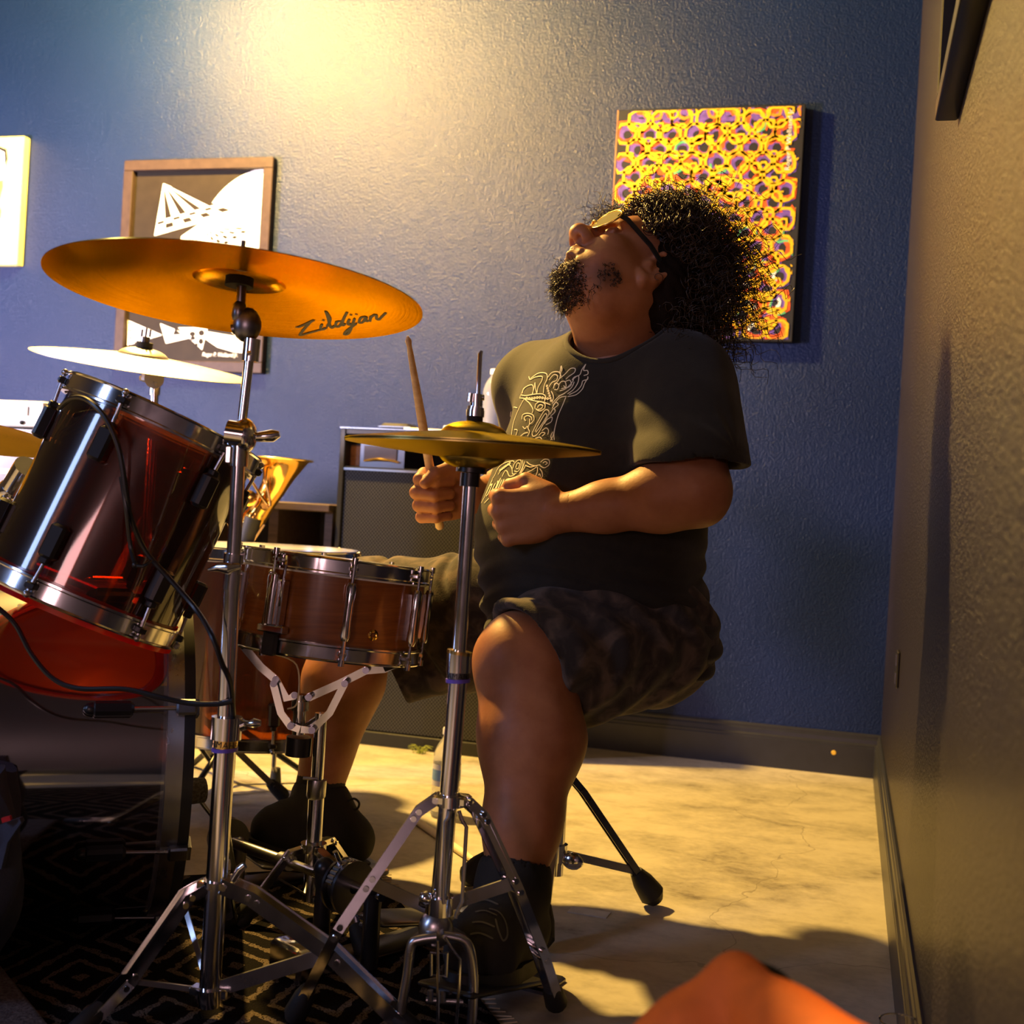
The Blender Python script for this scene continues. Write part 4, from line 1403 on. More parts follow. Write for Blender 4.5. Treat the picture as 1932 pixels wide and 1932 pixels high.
# ------------------------------------------------------------------ double pedal
P0, P1 = P(612, 1650, 1.92), P(704, 1686, 1.84)
ax = (P1 - P0)
axn = Vector((ax.x, ax.y, 0)).normalized()
bd = UP.cross(axn).normalized()
if bd.dot(FW) < 0:
    bd = -bd
hgt = (P0.z + P1.z) / 2
t = thing('kick_pedal', 'dark slave kick pedal between the stands with chain cam', 'drum pedal', ((P0.x + P1.x) / 2, (P0.y + P1.y) / 2, 0))
for p in (P0, P1):
    MB().tube([Vector((p.x, p.y, 0.012)), Vector((p.x, p.y, hgt - 0.02)), Vector((p.x, p.y, hgt + 0.012))], [0.014, 0.013, 0.016], 16).ball(Vector((p.x, p.y, hgt + 0.01)), 0.0175, 14).build('post', 'black_plastic', t)
m = (P0 + P1) / 2
m.z = hgt
MB().cyl(Vector((P0.x, P0.y, hgt)) - axn * 0.02, Vector((P1.x, P1.y, hgt)) + axn * 0.02, 0.0075, 14).build('axle', 'chrome', t)
cm = MB()
for off, rad, w_ in ((-0.012, 0.042, 0.005), (0.012, 0.042, 0.005), (0.0, 0.034, 0.018)):
    c = m + axn * off - UP * 0.004
    cm.lathe([(0.008, -w_ / 2), (rad, -w_ / 2), (rad, w_ / 2), (0.008, w_ / 2)], c, axn, 36, UP, loop=True)
cm.build('cam', 'dark_steel', t)
ch_ = MB()
for k in range(16):
    a = math.radians(70 - k * 11)
    c = m - UP * 0.004 + bd * math.sin(a) * -0.038 + UP * math.cos(a) * 0.038
    if k < 11:
        ch_.cyl(c - axn * 0.007, c + axn * 0.007, 0.0042, 8)
    else:
        ch_.cyl(m - bd * 0.036 * -1 - UP * (0.012 * (k - 9)) - axn * 0.007, m + bd * 0.036 - UP * (0.012 * (k - 9)) + axn * 0.007, 0.0042, 8)
ch_.build('chain', 'steel', t, kind='stuff')
MB().tube([m, m - bd * 0.03 + UP * 0.055], [0.005, 0.004], 10).build('beater_rod', 'chrome', t)
a0, a1 = m + bd * 0.04 - UP * 0.062, m + bd * 0.26
a1.z = 0.022
dv = (a1 - a0).normalized()
MB().box((a0 + a1) / 2, (0.082, (a1 - a0).length, 0.008), (axn, dv, axn.cross(dv)), bev=0.003).build('foot_board', 'dark_steel', t)
MB().box(a1 + bd * 0.04 - UP * 0.008, (0.085, 0.08, 0.014), (axn, bd, UP), bev=0.003).build('heel_plate', 'steel', t)
MB().box(Vector((m.x, m.y, 0.01)) - bd * 0.0 + bd * 0.1, (0.07, 0.36, 0.006), (axn, bd, UP), bev=0.002).build('base_plate', 'dark_steel', t)
MB().box(Vector((m.x, m.y, 0.035)) - bd * 0.09 + axn * 0.01, (0.075, 0.07, 0.05), (axn, bd, UP), bev=0.006).build('stabiliser_block', 'chrome', t)

# main pedal under the right shoe
mh = P(478, 1612, 2.22)
mt = P(662, 1656, 2.33)
mt.z = 0.02
dv = (mt - mh)
dh = Vector((dv.x, dv.y, 0)).normalized()
sd = UP.cross(dh)
t = thing('kick_pedal', 'main kick pedal under the right boot at the bass drum', 'drum pedal', (mh.x, mh.y, 0))
MB().box((mh + mt) / 2 - UP * 0.012, (dv.length, 0.085, 0.008), (dv.normalized(), sd, dv.normalized().cross(sd)), bev=0.003).build('foot_board', 'dark_steel', t)
MB().box(mt + dh * 0.02 - UP * 0.009, (0.08, 0.09, 0.012), (dh, sd, UP), bev=0.003).build('heel_plate', 'steel', t)
for s_ in (-1, 1):
    q = mh - dh * 0.05 + sd * s_ * 0.055
    MB().tube([Vector((q.x, q.y, 0.012)), Vector((q.x, q.y, 0.095))], [0.012, 0.013], 14).ball(Vector((q.x, q.y, 0.098)), 0.014, 12).build('post', 'dark_steel', t)
q = mh - dh * 0.05
MB().cyl(Vector((q.x, q.y, 0.096)) - sd * 0.07, Vector((q.x, q.y, 0.096)) + sd * 0.07, 0.0075, 14).build('axle', 'chrome', t)
MB().lathe([(0.008, -0.01), (0.036, -0.01), (0.036, 0.01), (0.008, 0.01)], Vector((q.x, q.y, 0.096)), sd, 30, UP, loop=True).build('cam', 'dark_steel', t)
bt_ = Vector((q.x, q.y, 0.096)) - dh * 0.07 + UP * 0.09
MB().tube([Vector((q.x, q.y, 0.096)), bt_], 0.004, 10).build('beater_rod', 'chrome', t)
MB().tube([bt_ + dh * 0.02, bt_ - dh * 0.03], [0.022, 0.025], 18).build('beater_head', 'grey_mat', t)
MB().box(Vector((q.x, q.y, 0.01)) + dh * 0.1, (0.3, 0.07, 0.006), (dh, sd, UP), bev=0.002).build('base_plate', 'dark_steel', t)
tag(MB().tube([P(440, 1590, 2.12), P(530, 1622, 2.06)], 0.0095, 14).tube([P(530, 1622, 2.06), P(548, 1628, 2.04)], 0.014, 12).tube([P(548, 1628, 2.04), P(608, 1652, 1.94)], 0.0075, 12).build('drive_shaft', 'steel'), 'silver drive shaft linking the two kick pedals', 'drum pedal')

# ------------------------------------------------------------------ throne
zt = 2.2
hb = P(1050, 1622, 2.17)
t = thing('drum_throne', 'black drum throne with chrome tripod under the drummer', 'stool', (hb.x, hb.y, 0))
seat_c = Vector((hb.x + 0.012, hb.y, 0.455))
seat_c += RT * 0.05
MB().lathe([(0.0001, 0.0), (0.14, 0.0), (0.165, 0.012), (0.175, 0.04), (0.165, 0.062), (0.12, 0.07), (0.0001, 0.072)], seat_c - UP * 0.03, UP, 48).build('seat', 'black_vinyl', t)
MB().tube([Vector((hb.x, hb.y, 0.43)), Vector((hb.x, hb.y, 0.07))], 0.0135, 18).build('post', 'chrome', t)
MB().tube([Vector((hb.x, hb.y, 0.27)), Vector((hb.x, hb.y, 0.245))], 0.02, 18).build('leg_collar', 'chrome', t)
MB().tube([Vector((hb.x, hb.y, 0.125)), Vector((hb.x, hb.y, 0.095))], 0.019, 18).ball(Vector((hb.x, hb.y, 0.1)) + RT * 0.028 - FW * 0.015, (0.02, 0.01, 0.016), 12).build('brace_hub', 'chrome', t)
for k, f in enumerate((Ph(1232, 1690, 0.02), None, None)):
    v0 = Ph(1232, 1690, 0.02) - Vector((hb.x, hb.y, 0.02))
    R3 = Matrix.Rotation(k * 2.094, 3, 'Z')
    f = Vector((hb.x, hb.y, 0.02)) + R3 @ v0
    c = Vector((hb.x, hb.y, 0.262))
    lg = leg(t, [c, c.lerp(f, 0.22) + UP * 0.008, f], 0.012, 0.018, mat='dark_steel', foot=False)
    dd = (f - c).normalized()
    MB().tube([f - dd * 0.06, f - dd * 0.035, f - dd * 0.004, f + dd * 0.012], [0.012, 0.02, 0.024, 0.014], 14).build('rubber_foot', 'rubber', lg)
    MB().bar([Vector((hb.x, hb.y, 0.11)), c.lerp(f, 0.8)], 0.004, 0.014, dd.cross(UP)).build('leg_brace', 'steel', t)
# ------------------------------------------------------------------ amplifier cabinet against the back wall
zA = 3.5
a_l, a_r = P(628, 1395, zA), P(1015, 1450, zA)
yA = 3.36
xL = Py(626, 1100, yA).x
xR = xL + 0.58
zT = Py(760, 812, yA).z
zM = Py(760, 888, yA).z
dp = 0.33
t = thing('amplifier_cabinet', 'tall black amplifier cabinet with metal grille behind the hi-hat', 'amplifier', ((xL + xR) / 2, yA + dp / 2, 0))
w = 0.018
MB().box((xL + w / 2, yA + dp / 2, zT / 2 + 0.006), (w, dp, zT - 0.012), bev=0.003).build('side_panel', 'black_vinyl', t)
MB().box((xR - w / 2, yA + dp / 2, zT / 2 + 0.006), (w, dp, zT - 0.012), bev=0.003).build('side_panel', 'black_vinyl', t)
MB().box(((xL + xR) / 2, yA + dp / 2, zT - w / 2), (xR - xL - 2 * w, dp, w), bev=0.003).build('top_panel', 'black_vinyl', t)
MB().box(((xL + xR) / 2, yA + dp / 2 + 0.003, zM), (xR - xL - 2 * w, dp - 0.006, 0.012)).build('shelf', 'black_vinyl', t)
MB().box(((xL + xR) / 2, yA + dp / 2, 0.02), (xR - xL - 2 * w, dp, 0.04), bev=0.002).build('bottom_panel', 'black_vinyl', t)
MB().box(((xL + xR) / 2, yA + dp - 0.006, zT / 2), (xR - xL - 2 * w, 0.012, zT - 0.06)).build('back_panel', 'black_vinyl', t)
g = MB().box(((xL + xR) / 2, yA + 0.012, (zM + 0.04) / 2 - 0.001), (xR - xL - 2 * w - 0.004, 0.008, zM - 0.05)).build('grille', 'grille', t)
MB().box(((xL + xR) / 2, yA + 0.004, zM - 0.002), (xR - xL - 2 * w, 0.008, 0.006)).build('grille_trim', 'steel', t)
MB().box(((xL + xR) / 2, yA + 0.0, zT + 0.0015), (xR - xL, 0.01, 0.003)).build('top_edging', 'steel', t)


def onshelf(px, py, y):
    return Py(px, py, y)


# things in the open bay and on top
q = Py(727, 860, yA + 0.05)
t = thing('amp_module', 'grey metal unit with a handle inside the open amplifier bay', 'amplifier', (q.x, q.y, zM + 0.006))
hh = 0.075
MB().box((q.x, yA + 0.13, zM + 0.007 + hh / 2), (0.13, 0.2, hh), bev=0.003).build('case', 'dark_steel', t)
MB().box((q.x, yA + 0.028, zM + 0.007 + hh / 2), (0.142, 0.006, hh + 0.004), bev=0.001).build('face_plate', 'dark_steel', t)
MB().box((q.x - 0.005, yA + 0.023, zM + 0.01 + hh / 2), (0.105, 0.004, hh - 0.03), bev=0.001).build('recess', 'dark_wood', t)
MB().tube(bez([(q.x - 0.055, yA + 0.02, zM + 0.025), (q.x, yA + 0.008, zM + 0.032), (q.x + 0.055, yA + 0.02, zM + 0.024)], 6), 0.003, 8).build('handle', 'gold', t)
q = Py(668, 852, yA + 0.06)
t = thing('brown_box', 'small red-brown box standing in the amplifier bay beside the grey unit', 'box', (q.x, q.y, zM + 0.006))
MB().box((q.x, yA + 0.08, zM + 0.0065 + 0.032), (0.055, 0.07, 0.064), bev=0.003).build('box_body', 'p_brown', t)
MB().box((q.x, yA + 0.08, zM + 0.0725), (0.057, 0.072, 0.004), bev=0.001).build('box_lid', 'dark_wood', t)
q = Py(754, 806, yA + 0.1)
t = thing('zip_pouch', 'black zip pouch lying on top of the amplifier cabinet', 'pouch', (q.x, yA + 0.1, zT + 0.001))
MB().box((q.x, yA + 0.1, zT + 0.0135), (0.1, 0.09, 0.022), bev=0.009).build('case', 'black_vinyl', t)
MB().box((q.x, yA + 0.1, zT + 0.0135), (0.102, 0.092, 0.002)).build('zip', 'steel', t)
q0, q1 = Py(763, 811, yA + 0.03), Py(840, 815, yA + 0.03)
tag(MB().tube([(q0.x, yA + 0.03, zT + 0.0062), (q0.x + 0.01, yA + 0.03, zT + 0.0062), (q1.x, yA + 0.035, zT + 0.0062)], [0.0055, 0.005, 0.003], 10).build('drumstick', 'cream_print'), 'pale drumstick lying along the top edge of the amplifier cabinet', 'drumstick')
q = Py(855, 808, yA + 0.06)
tag(MB().box((q.x, yA + 0.06, zT + 0.0115), (0.045, 0.05, 0.02), bev=0.002).build('white_card', 'white_plastic'), 'small white box on top of the amplifier behind the hi-hat bell', 'box')


def bottle(name, label, base, h, r, cap='white_plastic', label_mat='p_blue'):
    t = thing(name, label, 'bottle', base)
    b = Vector(base)
    prof = [(0.0001, 0.002), (r * 0.8, 0.0), (r, 0.006)]
    for k in range(9):
        z = 0.012 + k * (h * 0.62 - 0.012) / 9
        prof += [(r, z), (r * 0.955, z + h * 0.03)]
    prof += [(r, h * 0.62), (r * 0.98, h * 0.7), (r * 0.75, h * 0.8), (r * 0.4, h * 0.89), (r * 0.36, h * 0.94)]
    MB().lathe(prof, b, UP, 32).build('bottle_body', 'clear_plastic', t, smooth=60)
    MB().lathe([(0.0001, h), (r * 0.4, h), (r * 0.44, h * 0.985), (r * 0.44, h * 0.925), (0.0001, h * 0.925)], b, UP, 24).build('cap', cap, t)
    if label_mat is None:
        return t
    MB().lathe([(r * 1.012, h * 0.36), (r * 1.012, h * 0.6)], b, UP, 32).build('label_band', 'white_plastic', t)
    MB().lathe([(r * 1.018, h * 0.42), (r * 1.018, h * 0.54)], b, UP, 32).build('label_stripe', label_mat, t)
    return t


bp = Ph(838, 1540, 0)
bottle('water_bottle', 'clear water bottle with blue label on the concrete behind the hi-hat stand', (bp.x, bp.y, 0), 0.205, 0.0325)
bq = Py(928, 812, yA + 0.12)
bottle('water_bottle', 'clear water bottle standing on the amplifier beside the drummer', (bq.x, yA + 0.12, zT + 0.0005), 0.2, 0.0325, label_mat=None)

# ------------------------------------------------------------------ dark wooden cabinet beside the amplifier
yC = 3.34
xr = xL - 0.012
xl = Py(380, 960, yC).x
zc = Py(560, 948, yC).z
t = thing('side_cabinet', 'low dark wooden cabinet with open front left of the amplifier', 'cabinet', ((xl + xr) / 2, yC + 0.17, 0))
MB().box(((xl + xr) / 2, yC + 0.17, zc - 0.012), (xr - xl, 0.34, 0.024), bev=0.003).build('top_panel', 'dark_wood', t)
MB().box((xl + 0.012, yC + 0.18, (zc - 0.024) / 2), (0.024, 0.31, zc - 0.024)).build('side_panel', 'dark_wood', t)
MB().box((xr - 0.012, yC + 0.18, (zc - 0.024) / 2), (0.024, 0.31, zc - 0.024)).build('side_panel', 'dark_wood', t)
xm = Py(508, 1000, yC).x
MB().box((xm, yC + 0.18, (zc - 0.024) / 2), (0.03, 0.31, zc - 0.026)).build('divider', 'dark_wood', t)
MB().box(((xl + xr) / 2, yC + 0.335, (zc - 0.024) / 2), (xr - xl - 0.048, 0.008, zc - 0.03)).build('back_panel', 'black_vinyl', t)
MB().box(((xl + xr) / 2, yC + 0.18, 0.06), (xr - xl - 0.048, 0.3, 0.02)).build('shelf', 'dark_wood', t)

# ------------------------------------------------------------------ saxophone on a stand behind the floor tom
zX = 3.05
rim = P(530, 866, zX)
t = thing('saxophone', 'brass saxophone with flared bell standing behind the tilted tom', 'saxophone', P(490, 1000, zX))
path = bez([P(530, 866, zX), P(528, 885, zX), P(518, 915, zX), P(500, 945, zX), P(482, 975, zX), P(466, 990, zX), P(448, 985, zX), P(440, 960, zX), P(446, 920, zX), P(452, 870, zX), P(456, 800, zX + 0.05)], 7)
rads = []
for i in range(len(path)):
    s_ = i / (len(path) - 1)
    d_ = (path[i] - path[0]).length
    rads.append(0.028 + 0.052 * math.exp(-d_ / 0.03) if s_ < 0.4 else 0.03 - 0.014 * (s_ - 0.4) / 0.6)
bd_ = MB().tube(path, rads, 28, cap=False)
bd_.build('bell_body', 'brass', t, smooth=60)
MB().lathe([(0.076, 0.0), (0.08, 0.002), (0.082, 0.0), (0.08, -0.003)], path[0], (path[0] - path[1]), 40, loop=True).build('bell_rim', 'gold', t)
for pts in ([(498, 905), (505, 925), (510, 950), (506, 958)], [(470, 900), (492, 935), (505, 952)]):
    MB().tube(bez([P(x, y, zX - 0.045) for x, y in pts], 5), 0.0034, 8).build('key_rod', 'gold', t)
for (x, y, r_) in ((470, 940, 0.02), (500, 955, 0.011)):
    MB().lathe([(0.0001, 0.006), (r_ * 0.7, 0.006), (r_, 0.003), (r_, 0)], P(x, y, zX - 0.04), -FW, 24).build('key_cup', 'brass', t)
t = thing('instrument_stand', 'dark stand with rubber-capped arm holding the saxophone', 'instrument stand', Ph(490, 1420, 0))
MB().tube([P(478, 978, zX - 0.05), P(464, 1022, zX - 0.05)], 0.021, 20).build('rubber_cap', 'rubber', t)
MB().bar([P(499, 990, zX - 0.05), P(478, 1022, zX - 0.05)], 0.012, 0.005, FW).build('gold_strip', 'gold', t)
q = P(466, 1010, zX - 0.02)
MB().tube([q, Vector((q.x, q.y, 0.12))], 0.009, 12).build('post', 'black_plastic', t)
for k in range(3):
    a = k * 2.094 + 0.5
    MB().tube([Vector((q.x, q.y, 0.14)), Vector((q.x + math.cos(a) * 0.2, q.y + math.sin(a) * 0.2, 0.008))], 0.0075, 10).build('leg', 'black_plastic', t)

# ------------------------------------------------------------------ gear at the left edge
x1 = Py(131, 800, 3.3).x
zb_ = Py(100, 766, 3.3).z
t = thing('equipment_case', 'tall black equipment case against the back wall at the left edge', 'case', (x1 - 0.3, 3.48, 0))
MB().box((x1 - 0.3, 3.48, zb_ / 2), (0.6, 0.36, zb_), bev=0.006).build('case_body', 'black_vinyl', t)
MB().box((x1 - 0.3, 3.298, zb_ - 0.03), (0.6, 0.006, 0.02)).build('edge_strip', 'dark_steel', t)
zf = 2.98
q = P(76, 806, zf)
x2 = q.x
zr = q.z - 0.002
rk_y = q.y
t = thing('effects_rack', 'black rack unit with rows of tiny rivets behind the tilted tom', 'rack', (x2 - 0.2, rk_y + 0.12, 0))
MB().box((x2 - 0.22, rk_y + 0.12, zr / 2), (0.5, 0.22, zr), bev=0.004).build('case_body', 'black_plastic', t)
MB().box((x2 - 0.22, rk_y + 0.008, zr - 0.11), (0.49, 0.006, 0.012)).build('rail', 'steel', t)
mbx = MB()
for i in range(8):
    for j in range(2):
        mbx.ball((x2 - 0.42 + i * 0.045 + 0.08, rk_y + 0.009, zr - 0.16 - j * 0.02), 0.004, 8)
mbx.build('rivets', 'white_plastic', t, kind='stuff')
t = thing('white_mixer', 'white boxy audio unit standing on the black rack at the left edge', 'audio unit', (x2 - 0.15, rk_y + 0.1, zr))
hw = P(76, 757, zf).z - zr
MB().box((x2 - 0.17, rk_y + 0.1, zr + 0.001 + hw / 2), (0.34, 0.18, hw), bev=0.004).build('case', 'white_plastic', t)
MB().box((x2 - 0.185, rk_y + 0.008, zr + hw * 0.62), (0.28, 0.004, hw * 0.34)).build('display_panel', 'white_paint', t)
MB().box((x2 - 0.185, rk_y + 0.0095, zr + hw * 0.82), (0.28, 0.003, 0.003)).box((x2 - 0.185, rk_y + 0.0095, zr + hw * 0.4), (0.28, 0.003, 0.002)).build('panel_groove', 'dark_steel', t)
MB().ball((x2 - 0.06, rk_y + 0.008, zr + 0.012), 0.006, 8).ball((x2 - 0.2, rk_y + 0.008, zr + 0.012), 0.006, 8).build('rubber_feet', 'rubber', t)

# dark jacket heaped at the left edge
q = P(-40, 1600, 1.62)
def jacket(u, v):
    a = u * 2 * math.pi
    h = v
    r_ = 0.16 * math.sin(min(1, h * 1.02) * math.pi * 0.5 + 0.55) * (1 + 0.12 * math.sin(3 * a + 4 * h) + 0.07 * math.sin(7 * a - 6 * h))
    k = max(0.0, 1 - h)
    return Vector((q.x + math.cos(a) * r_ * 1.0 - 0.11, q.y + math.sin(a) * r_ * 0.8, 0.012 + (Ph(0, 1640, 0).z + 0.305) * h ** 0.9 + 0.012 * math.sin(5 * a)))
vs, fs = grid_mesh(jacket, 60, 18)
t = thing('heaped_jacket', 'dark blue heaped jacket with a red patch at the left edge', 'jacket', (q.x - 0.11, q.y, 0))
MB().add(vs, fs).add([Vector((q.x - 0.11, q.y, 0.33))] + [jacket(i / 60, 1.0) for i in range(60)], [(0, 1 + i, 1 + (i + 1) % 60) for i in range(60)]).build('cloth', 'navy_cloth', t, smooth=180)
f0 = [P(-10, 1560, 1.56), P(36, 1544, 1.56), P(40, 1552, 1.555), P(14, 1590, 1.55), P(2, 1640, 1.55), P(-30, 1640, 1.56), P(-30, 1570, 1.56)]
MB().poly(f0, FW * 0.012).build('flap', 'navy_cloth', t)
MB().poly([P(2, 1544, 1.553), P(18, 1540, 1.553), P(20, 1548, 1.553), P(4, 1553, 1.553)], FW * 0.006).build('patch', 'red_cloth', t)

# spare stick on the floor
s0, s1 = Ph(785, 1548, 0.008), Ph(918, 1640, 0.008)
d_ = (s1 - s0).normalized()
t = thing('drumstick', 'spare wooden drumstick lying on the concrete behind the hi-hat stand', 'drumstick', (s0 + s1) / 2 - UP * 0.008)
MB().tube([s0, s0 + d_ * 0.004, s0 + d_ * 0.25, s0 + d_ * 0.37, s0 + d_ * 0.385, s0 + d_ * 0.395, s0 + d_ * 0.402], [0.005, 0.008, 0.008, 0.0038, 0.0047, 0.0047, 0.001], 14).build('stick_body', 'cream_print', t)
MB().tube([s0 + d_ * 0.06, s0 + d_ * 0.068], 0.0077, 14).tube([s0 + d_ * 0.072, s0 + d_ * 0.078], 0.0077, 14).build('printed_marks', 'ink', t)

# glass at the bottom right
gz = 1.5
gr = P(1700, 1928, gz)
rg2 = 0.026
hg = gr.z
t = thing('drinking_glass', 'small clear glass standing by the right wall at the bottom edge', 'glass', (gr.x, gr.y, 0))
prof = [(0.0001, 0.002), (rg2 * 0.75, 0.002), (rg2 * 0.82, 0.008), (rg2, hg), (rg2 - 0.002, hg), (rg2 * 0.74, 0.012), (0.0001, 0.01)]
MB().lathe(prof, (gr.x, gr.y, 0), UP, 40).build('glass_body', 'cup_glass', t, smooth=40)
MB().lathe([(rg2 - 0.001, hg - 0.001), (rg2 + 0.0005, hg), (rg2 - 0.001, hg + 0.0012), (rg2 - 0.0022, hg)], (gr.x, gr.y, 0), UP, 40, loop=True).build('rim', 'cup_glass', t)
# ------------------------------------------------------------------ implicit surfaces for bodies and clothes
def np3(v):
    return np.array((v[0], v[1], v[2]), dtype=np.float64)


class Field:
    def __init__(s, h):
        s.h, s.items = h, []

    def cap(s, a, b, ra, rb=None, k=0.02, op=1):
        rb = ra if rb is None else rb
        a, b = np3(a), np3(b)
        m = max(ra, rb)
        s.items.append(('c', a, b, ra, rb, k, op, np.minimum(a, b) - m, np.maximum(a, b) + m))
        return s

    def path(s, pts, rs, k=0.02, op=1):
        for i in range(len(pts) - 1):
            s.cap(pts[i], pts[i + 1], rs[i], rs[i + 1], k, op)
        return s

    def ell(s, c, rad, ax=None, k=0.02, op=1):
        c = np3(c)
        ax = np.array([tuple(a) for a in (ax or ((1, 0, 0), (0, 1, 0), (0, 0, 1)))], dtype=np.float64)
        rad = np.array(rad if isinstance(rad, (tuple, list)) else (rad,) * 3, dtype=np.float64)
        e = np.sqrt(((ax * rad[:, None]) ** 2).sum(0))
        s.items.append(('e', c, ax, rad, None, k, op, c - e, c + e))
        return s

    def cut(s, p, n, k=0.004, box=None):
        """remove everything on the side n points to (optionally only inside a box around p)"""
        s.items.append(('p', np3(p), np3(Vector(n).normalized()), box, None, k, -1, None, None))
        return s

    def mesh(s, clip=None, pad=0.02):
        lo = np.min([i[7] for i in s.items if i[6] > 0], axis=0) - pad
        hi = np.max([i[8] for i in s.items if i[6] > 0], axis=0) + pad
        if clip is not None:
            lo, hi = np.maximum(lo, clip[0]), np.minimum(hi, clip[1])
        h = s.h
        n = np.ceil((hi - lo) / h).astype(int) + 1
        axs = [lo[i] + h * np.arange(n[i]) for i in range(3)]
        D = np.full(tuple(n), 0.3, dtype=np.float32)
        for it in s.items:
            typ, k, op = it[0], it[5], it[6]
            if typ == 'p' and it[3] is None:
                i0, i1 = np.zeros(3, int), n
            else:
                l_, h_ = (it[1] - it[3], it[1] + it[3]) if typ == 'p' else (it[7] - k - 0.03, it[8] + k + 0.03)
                i0 = np.clip(np.floor((l_ - lo) / h).astype(int), 0, n)
                i1 = np.clip(np.ceil((h_ - lo) / h).astype(int) + 1, 0, n)
            if np.any(i1 - i0 < 1):
                continue
            X = axs[0][i0[0]:i1[0]][:, None, None]
            Y = axs[1][i0[1]:i1[1]][None, :, None]
            Z = axs[2][i0[2]:i1[2]][None, None, :]
            if typ == 'c':
                a, b, ra, rb = it[1:5]
                ab = b - a
                L = max((ab * ab).sum(), 1e-12)
                t = np.clip(((X - a[0]) * ab[0] + (Y - a[1]) * ab[1] + (Z - a[2]) * ab[2]) / L, 0, 1)
                d = np.sqrt((X - a[0] - t * ab[0]) ** 2 + (Y - a[1] - t * ab[1]) ** 2 + (Z - a[2] - t * ab[2]) ** 2) - (ra + (rb - ra) * t)
            elif typ == 'e':
                c, ax, rad = it[1:4]
                q = [(X - c[0]) * ax[i][0] + (Y - c[1]) * ax[i][1] + (Z - c[2]) * ax[i][2] for i in range(3)]
                k0 = np.sqrt(sum((q[i] / rad[i]) ** 2 for i in range(3)))
                k1 = np.sqrt(sum((q[i] / rad[i] ** 2) ** 2 for i in range(3)))
                d = k0 * (k0 - 1) / np.maximum(k1, 1e-9)
            else:
                d = -((X - it[1][0]) * it[2][0] + (Y - it[1][1]) * it[2][1] + (Z - it[1][2]) * it[2][2])
            d = d.astype(np.float32)
            sl = tuple(slice(i0[i], i1[i]) for i in range(3))
            cur = D[sl]
            k = max(k, 1e-4)
            if op > 0:
                hh = np.maximum(k - np.abs(cur - d), 0) / k
                D[sl] = np.minimum(cur, d) - hh * hh * k * 0.25
            else:
                d = -d
                hh = np.maximum(k - np.abs(cur - d), 0) / k
                D[sl] = np.maximum(cur, d) + hh * hh * k * 0.25
        for i in range(3):  # close the surface at the grid's border
            for e in (0, -1):
                q = [slice(None)] * 3
                q[i] = e
                D[tuple(q)] = np.maximum(D[tuple(q)], 0.01) if clip is None else np.maximum(D[tuple(q)], 0.0005)
        return surface_nets(D, lo, h)


def surface_nets(D, lo, h):
    S = D < 0
    n = np.array(D.shape)
    cnt = np.zeros(tuple(n - 1), dtype=np.uint8)
    offs = [(i, j, k) for i in (0, 1) for j in (0, 1) for k in (0, 1)]
    for (i, j, k) in offs:
        cnt += S[i:n[0] - 1 + i, j:n[1] - 1 + j, k:n[2] - 1 + k]
    act = np.argwhere((cnt > 0) & (cnt < 8))
    idx = np.full(tuple(n - 1), -1, dtype=np.int32)
    idx[tuple(act.T)] = np.arange(len(act))
    pos = np.zeros((len(act), 3))
    num = np.zeros(len(act))
    val = {o: D[act[:, 0] + o[0], act[:, 1] + o[1], act[:, 2] + o[2]].astype(np.float64) for o in offs}
    for a in offs:
        for ax in range(3):
            if a[ax] == 0:
                b = list(a)
                b[ax] = 1
                va, vb = val[a], val[tuple(b)]
                m = (va < 0) != (vb < 0)
                t = np.where(m, va / np.where(m, va - vb, 1), 0)
                p = np.tile(np.array(a, dtype=float), (len(act), 1))
                p[:, ax] += t
                pos += p * m[:, None]
                num += m
    V = lo + h * (act + pos / num[:, None])
    quads = []
    for ax in range(3):
        u, v = (ax + 1) % 3, (ax + 2) % 3
        sl0 = [slice(1, n[i] - 1) for i in range(3)]
        sl1 = list(sl0)
        sl0[ax] = slice(0, n[ax] - 1)
        sl1[ax] = slice(1, n[ax])
        A, B = S[tuple(sl0)], S[tuple(sl1)]
        for flip, m in ((0, A & ~B), (1, B & ~A)):
            e = np.argwhere(m)
            base = e.copy()
            for i in range(3):
                if i != ax:
                    base[:, i] += 1
            def cell(du, dv):
                c = base.copy()
                c[:, u] -= du
                c[:, v] -= dv
                return idx[tuple(c.T)]
            q = np.stack([cell(1, 1), cell(0, 1), cell(0, 0), cell(1, 0)], axis=1)
            if flip:
                q = q[:, ::-1]
            quads.append(q[(q >= 0).all(1)])
    return V, np.concatenate(quads)


def join(parts):
    vs, qs, n = [], [], 0
    for V, Q in parts:
        vs.append(V)
        qs.append(Q + n)
        n += len(V)
    return np.concatenate(vs), np.concatenate(qs)


def np_mesh(name, V, Q, mat, parent=None, kind=None, smooth=180, disp=None):
    if parent is not None:
        Mi = np.array(BASE[parent].inverted())
        V = V @ Mi[:3, :3].T + Mi[:3, 3]
    me = bpy.data.meshes.new(name)
    k = Q.shape[1]
    me.vertices.add(len(V))
    me.vertices.foreach_set('co', V.astype(np.float32).ravel())
    me.loops.add(Q.size)
    me.loops.foreach_set('vertex_index', Q.astype(np.int32).ravel())
    me.polygons.add(len(Q))
    me.polygons.foreach_set('loop_start', np.arange(0, Q.size, k, dtype=np.int32))
    me.update(calc_edges=True)
    me.validate()
    if disp is not None:
        nn = np.zeros(len(me.vertices) * 3, dtype=np.float32)
        me.vertex_normals.foreach_get('vector', nn)
        nn = nn.reshape(-1, 3)
        W_ = V if parent is None else V @ np.array(BASE[parent])[:3, :3].T + np.array(BASE[parent])[:3, 3]
        V = V + nn * disp(W_)[:, None]
        me.vertices.foreach_set('co', V.astype(np.float32).ravel())
    finish(me, smooth)
    return link(name, me, mat, parent, kind)


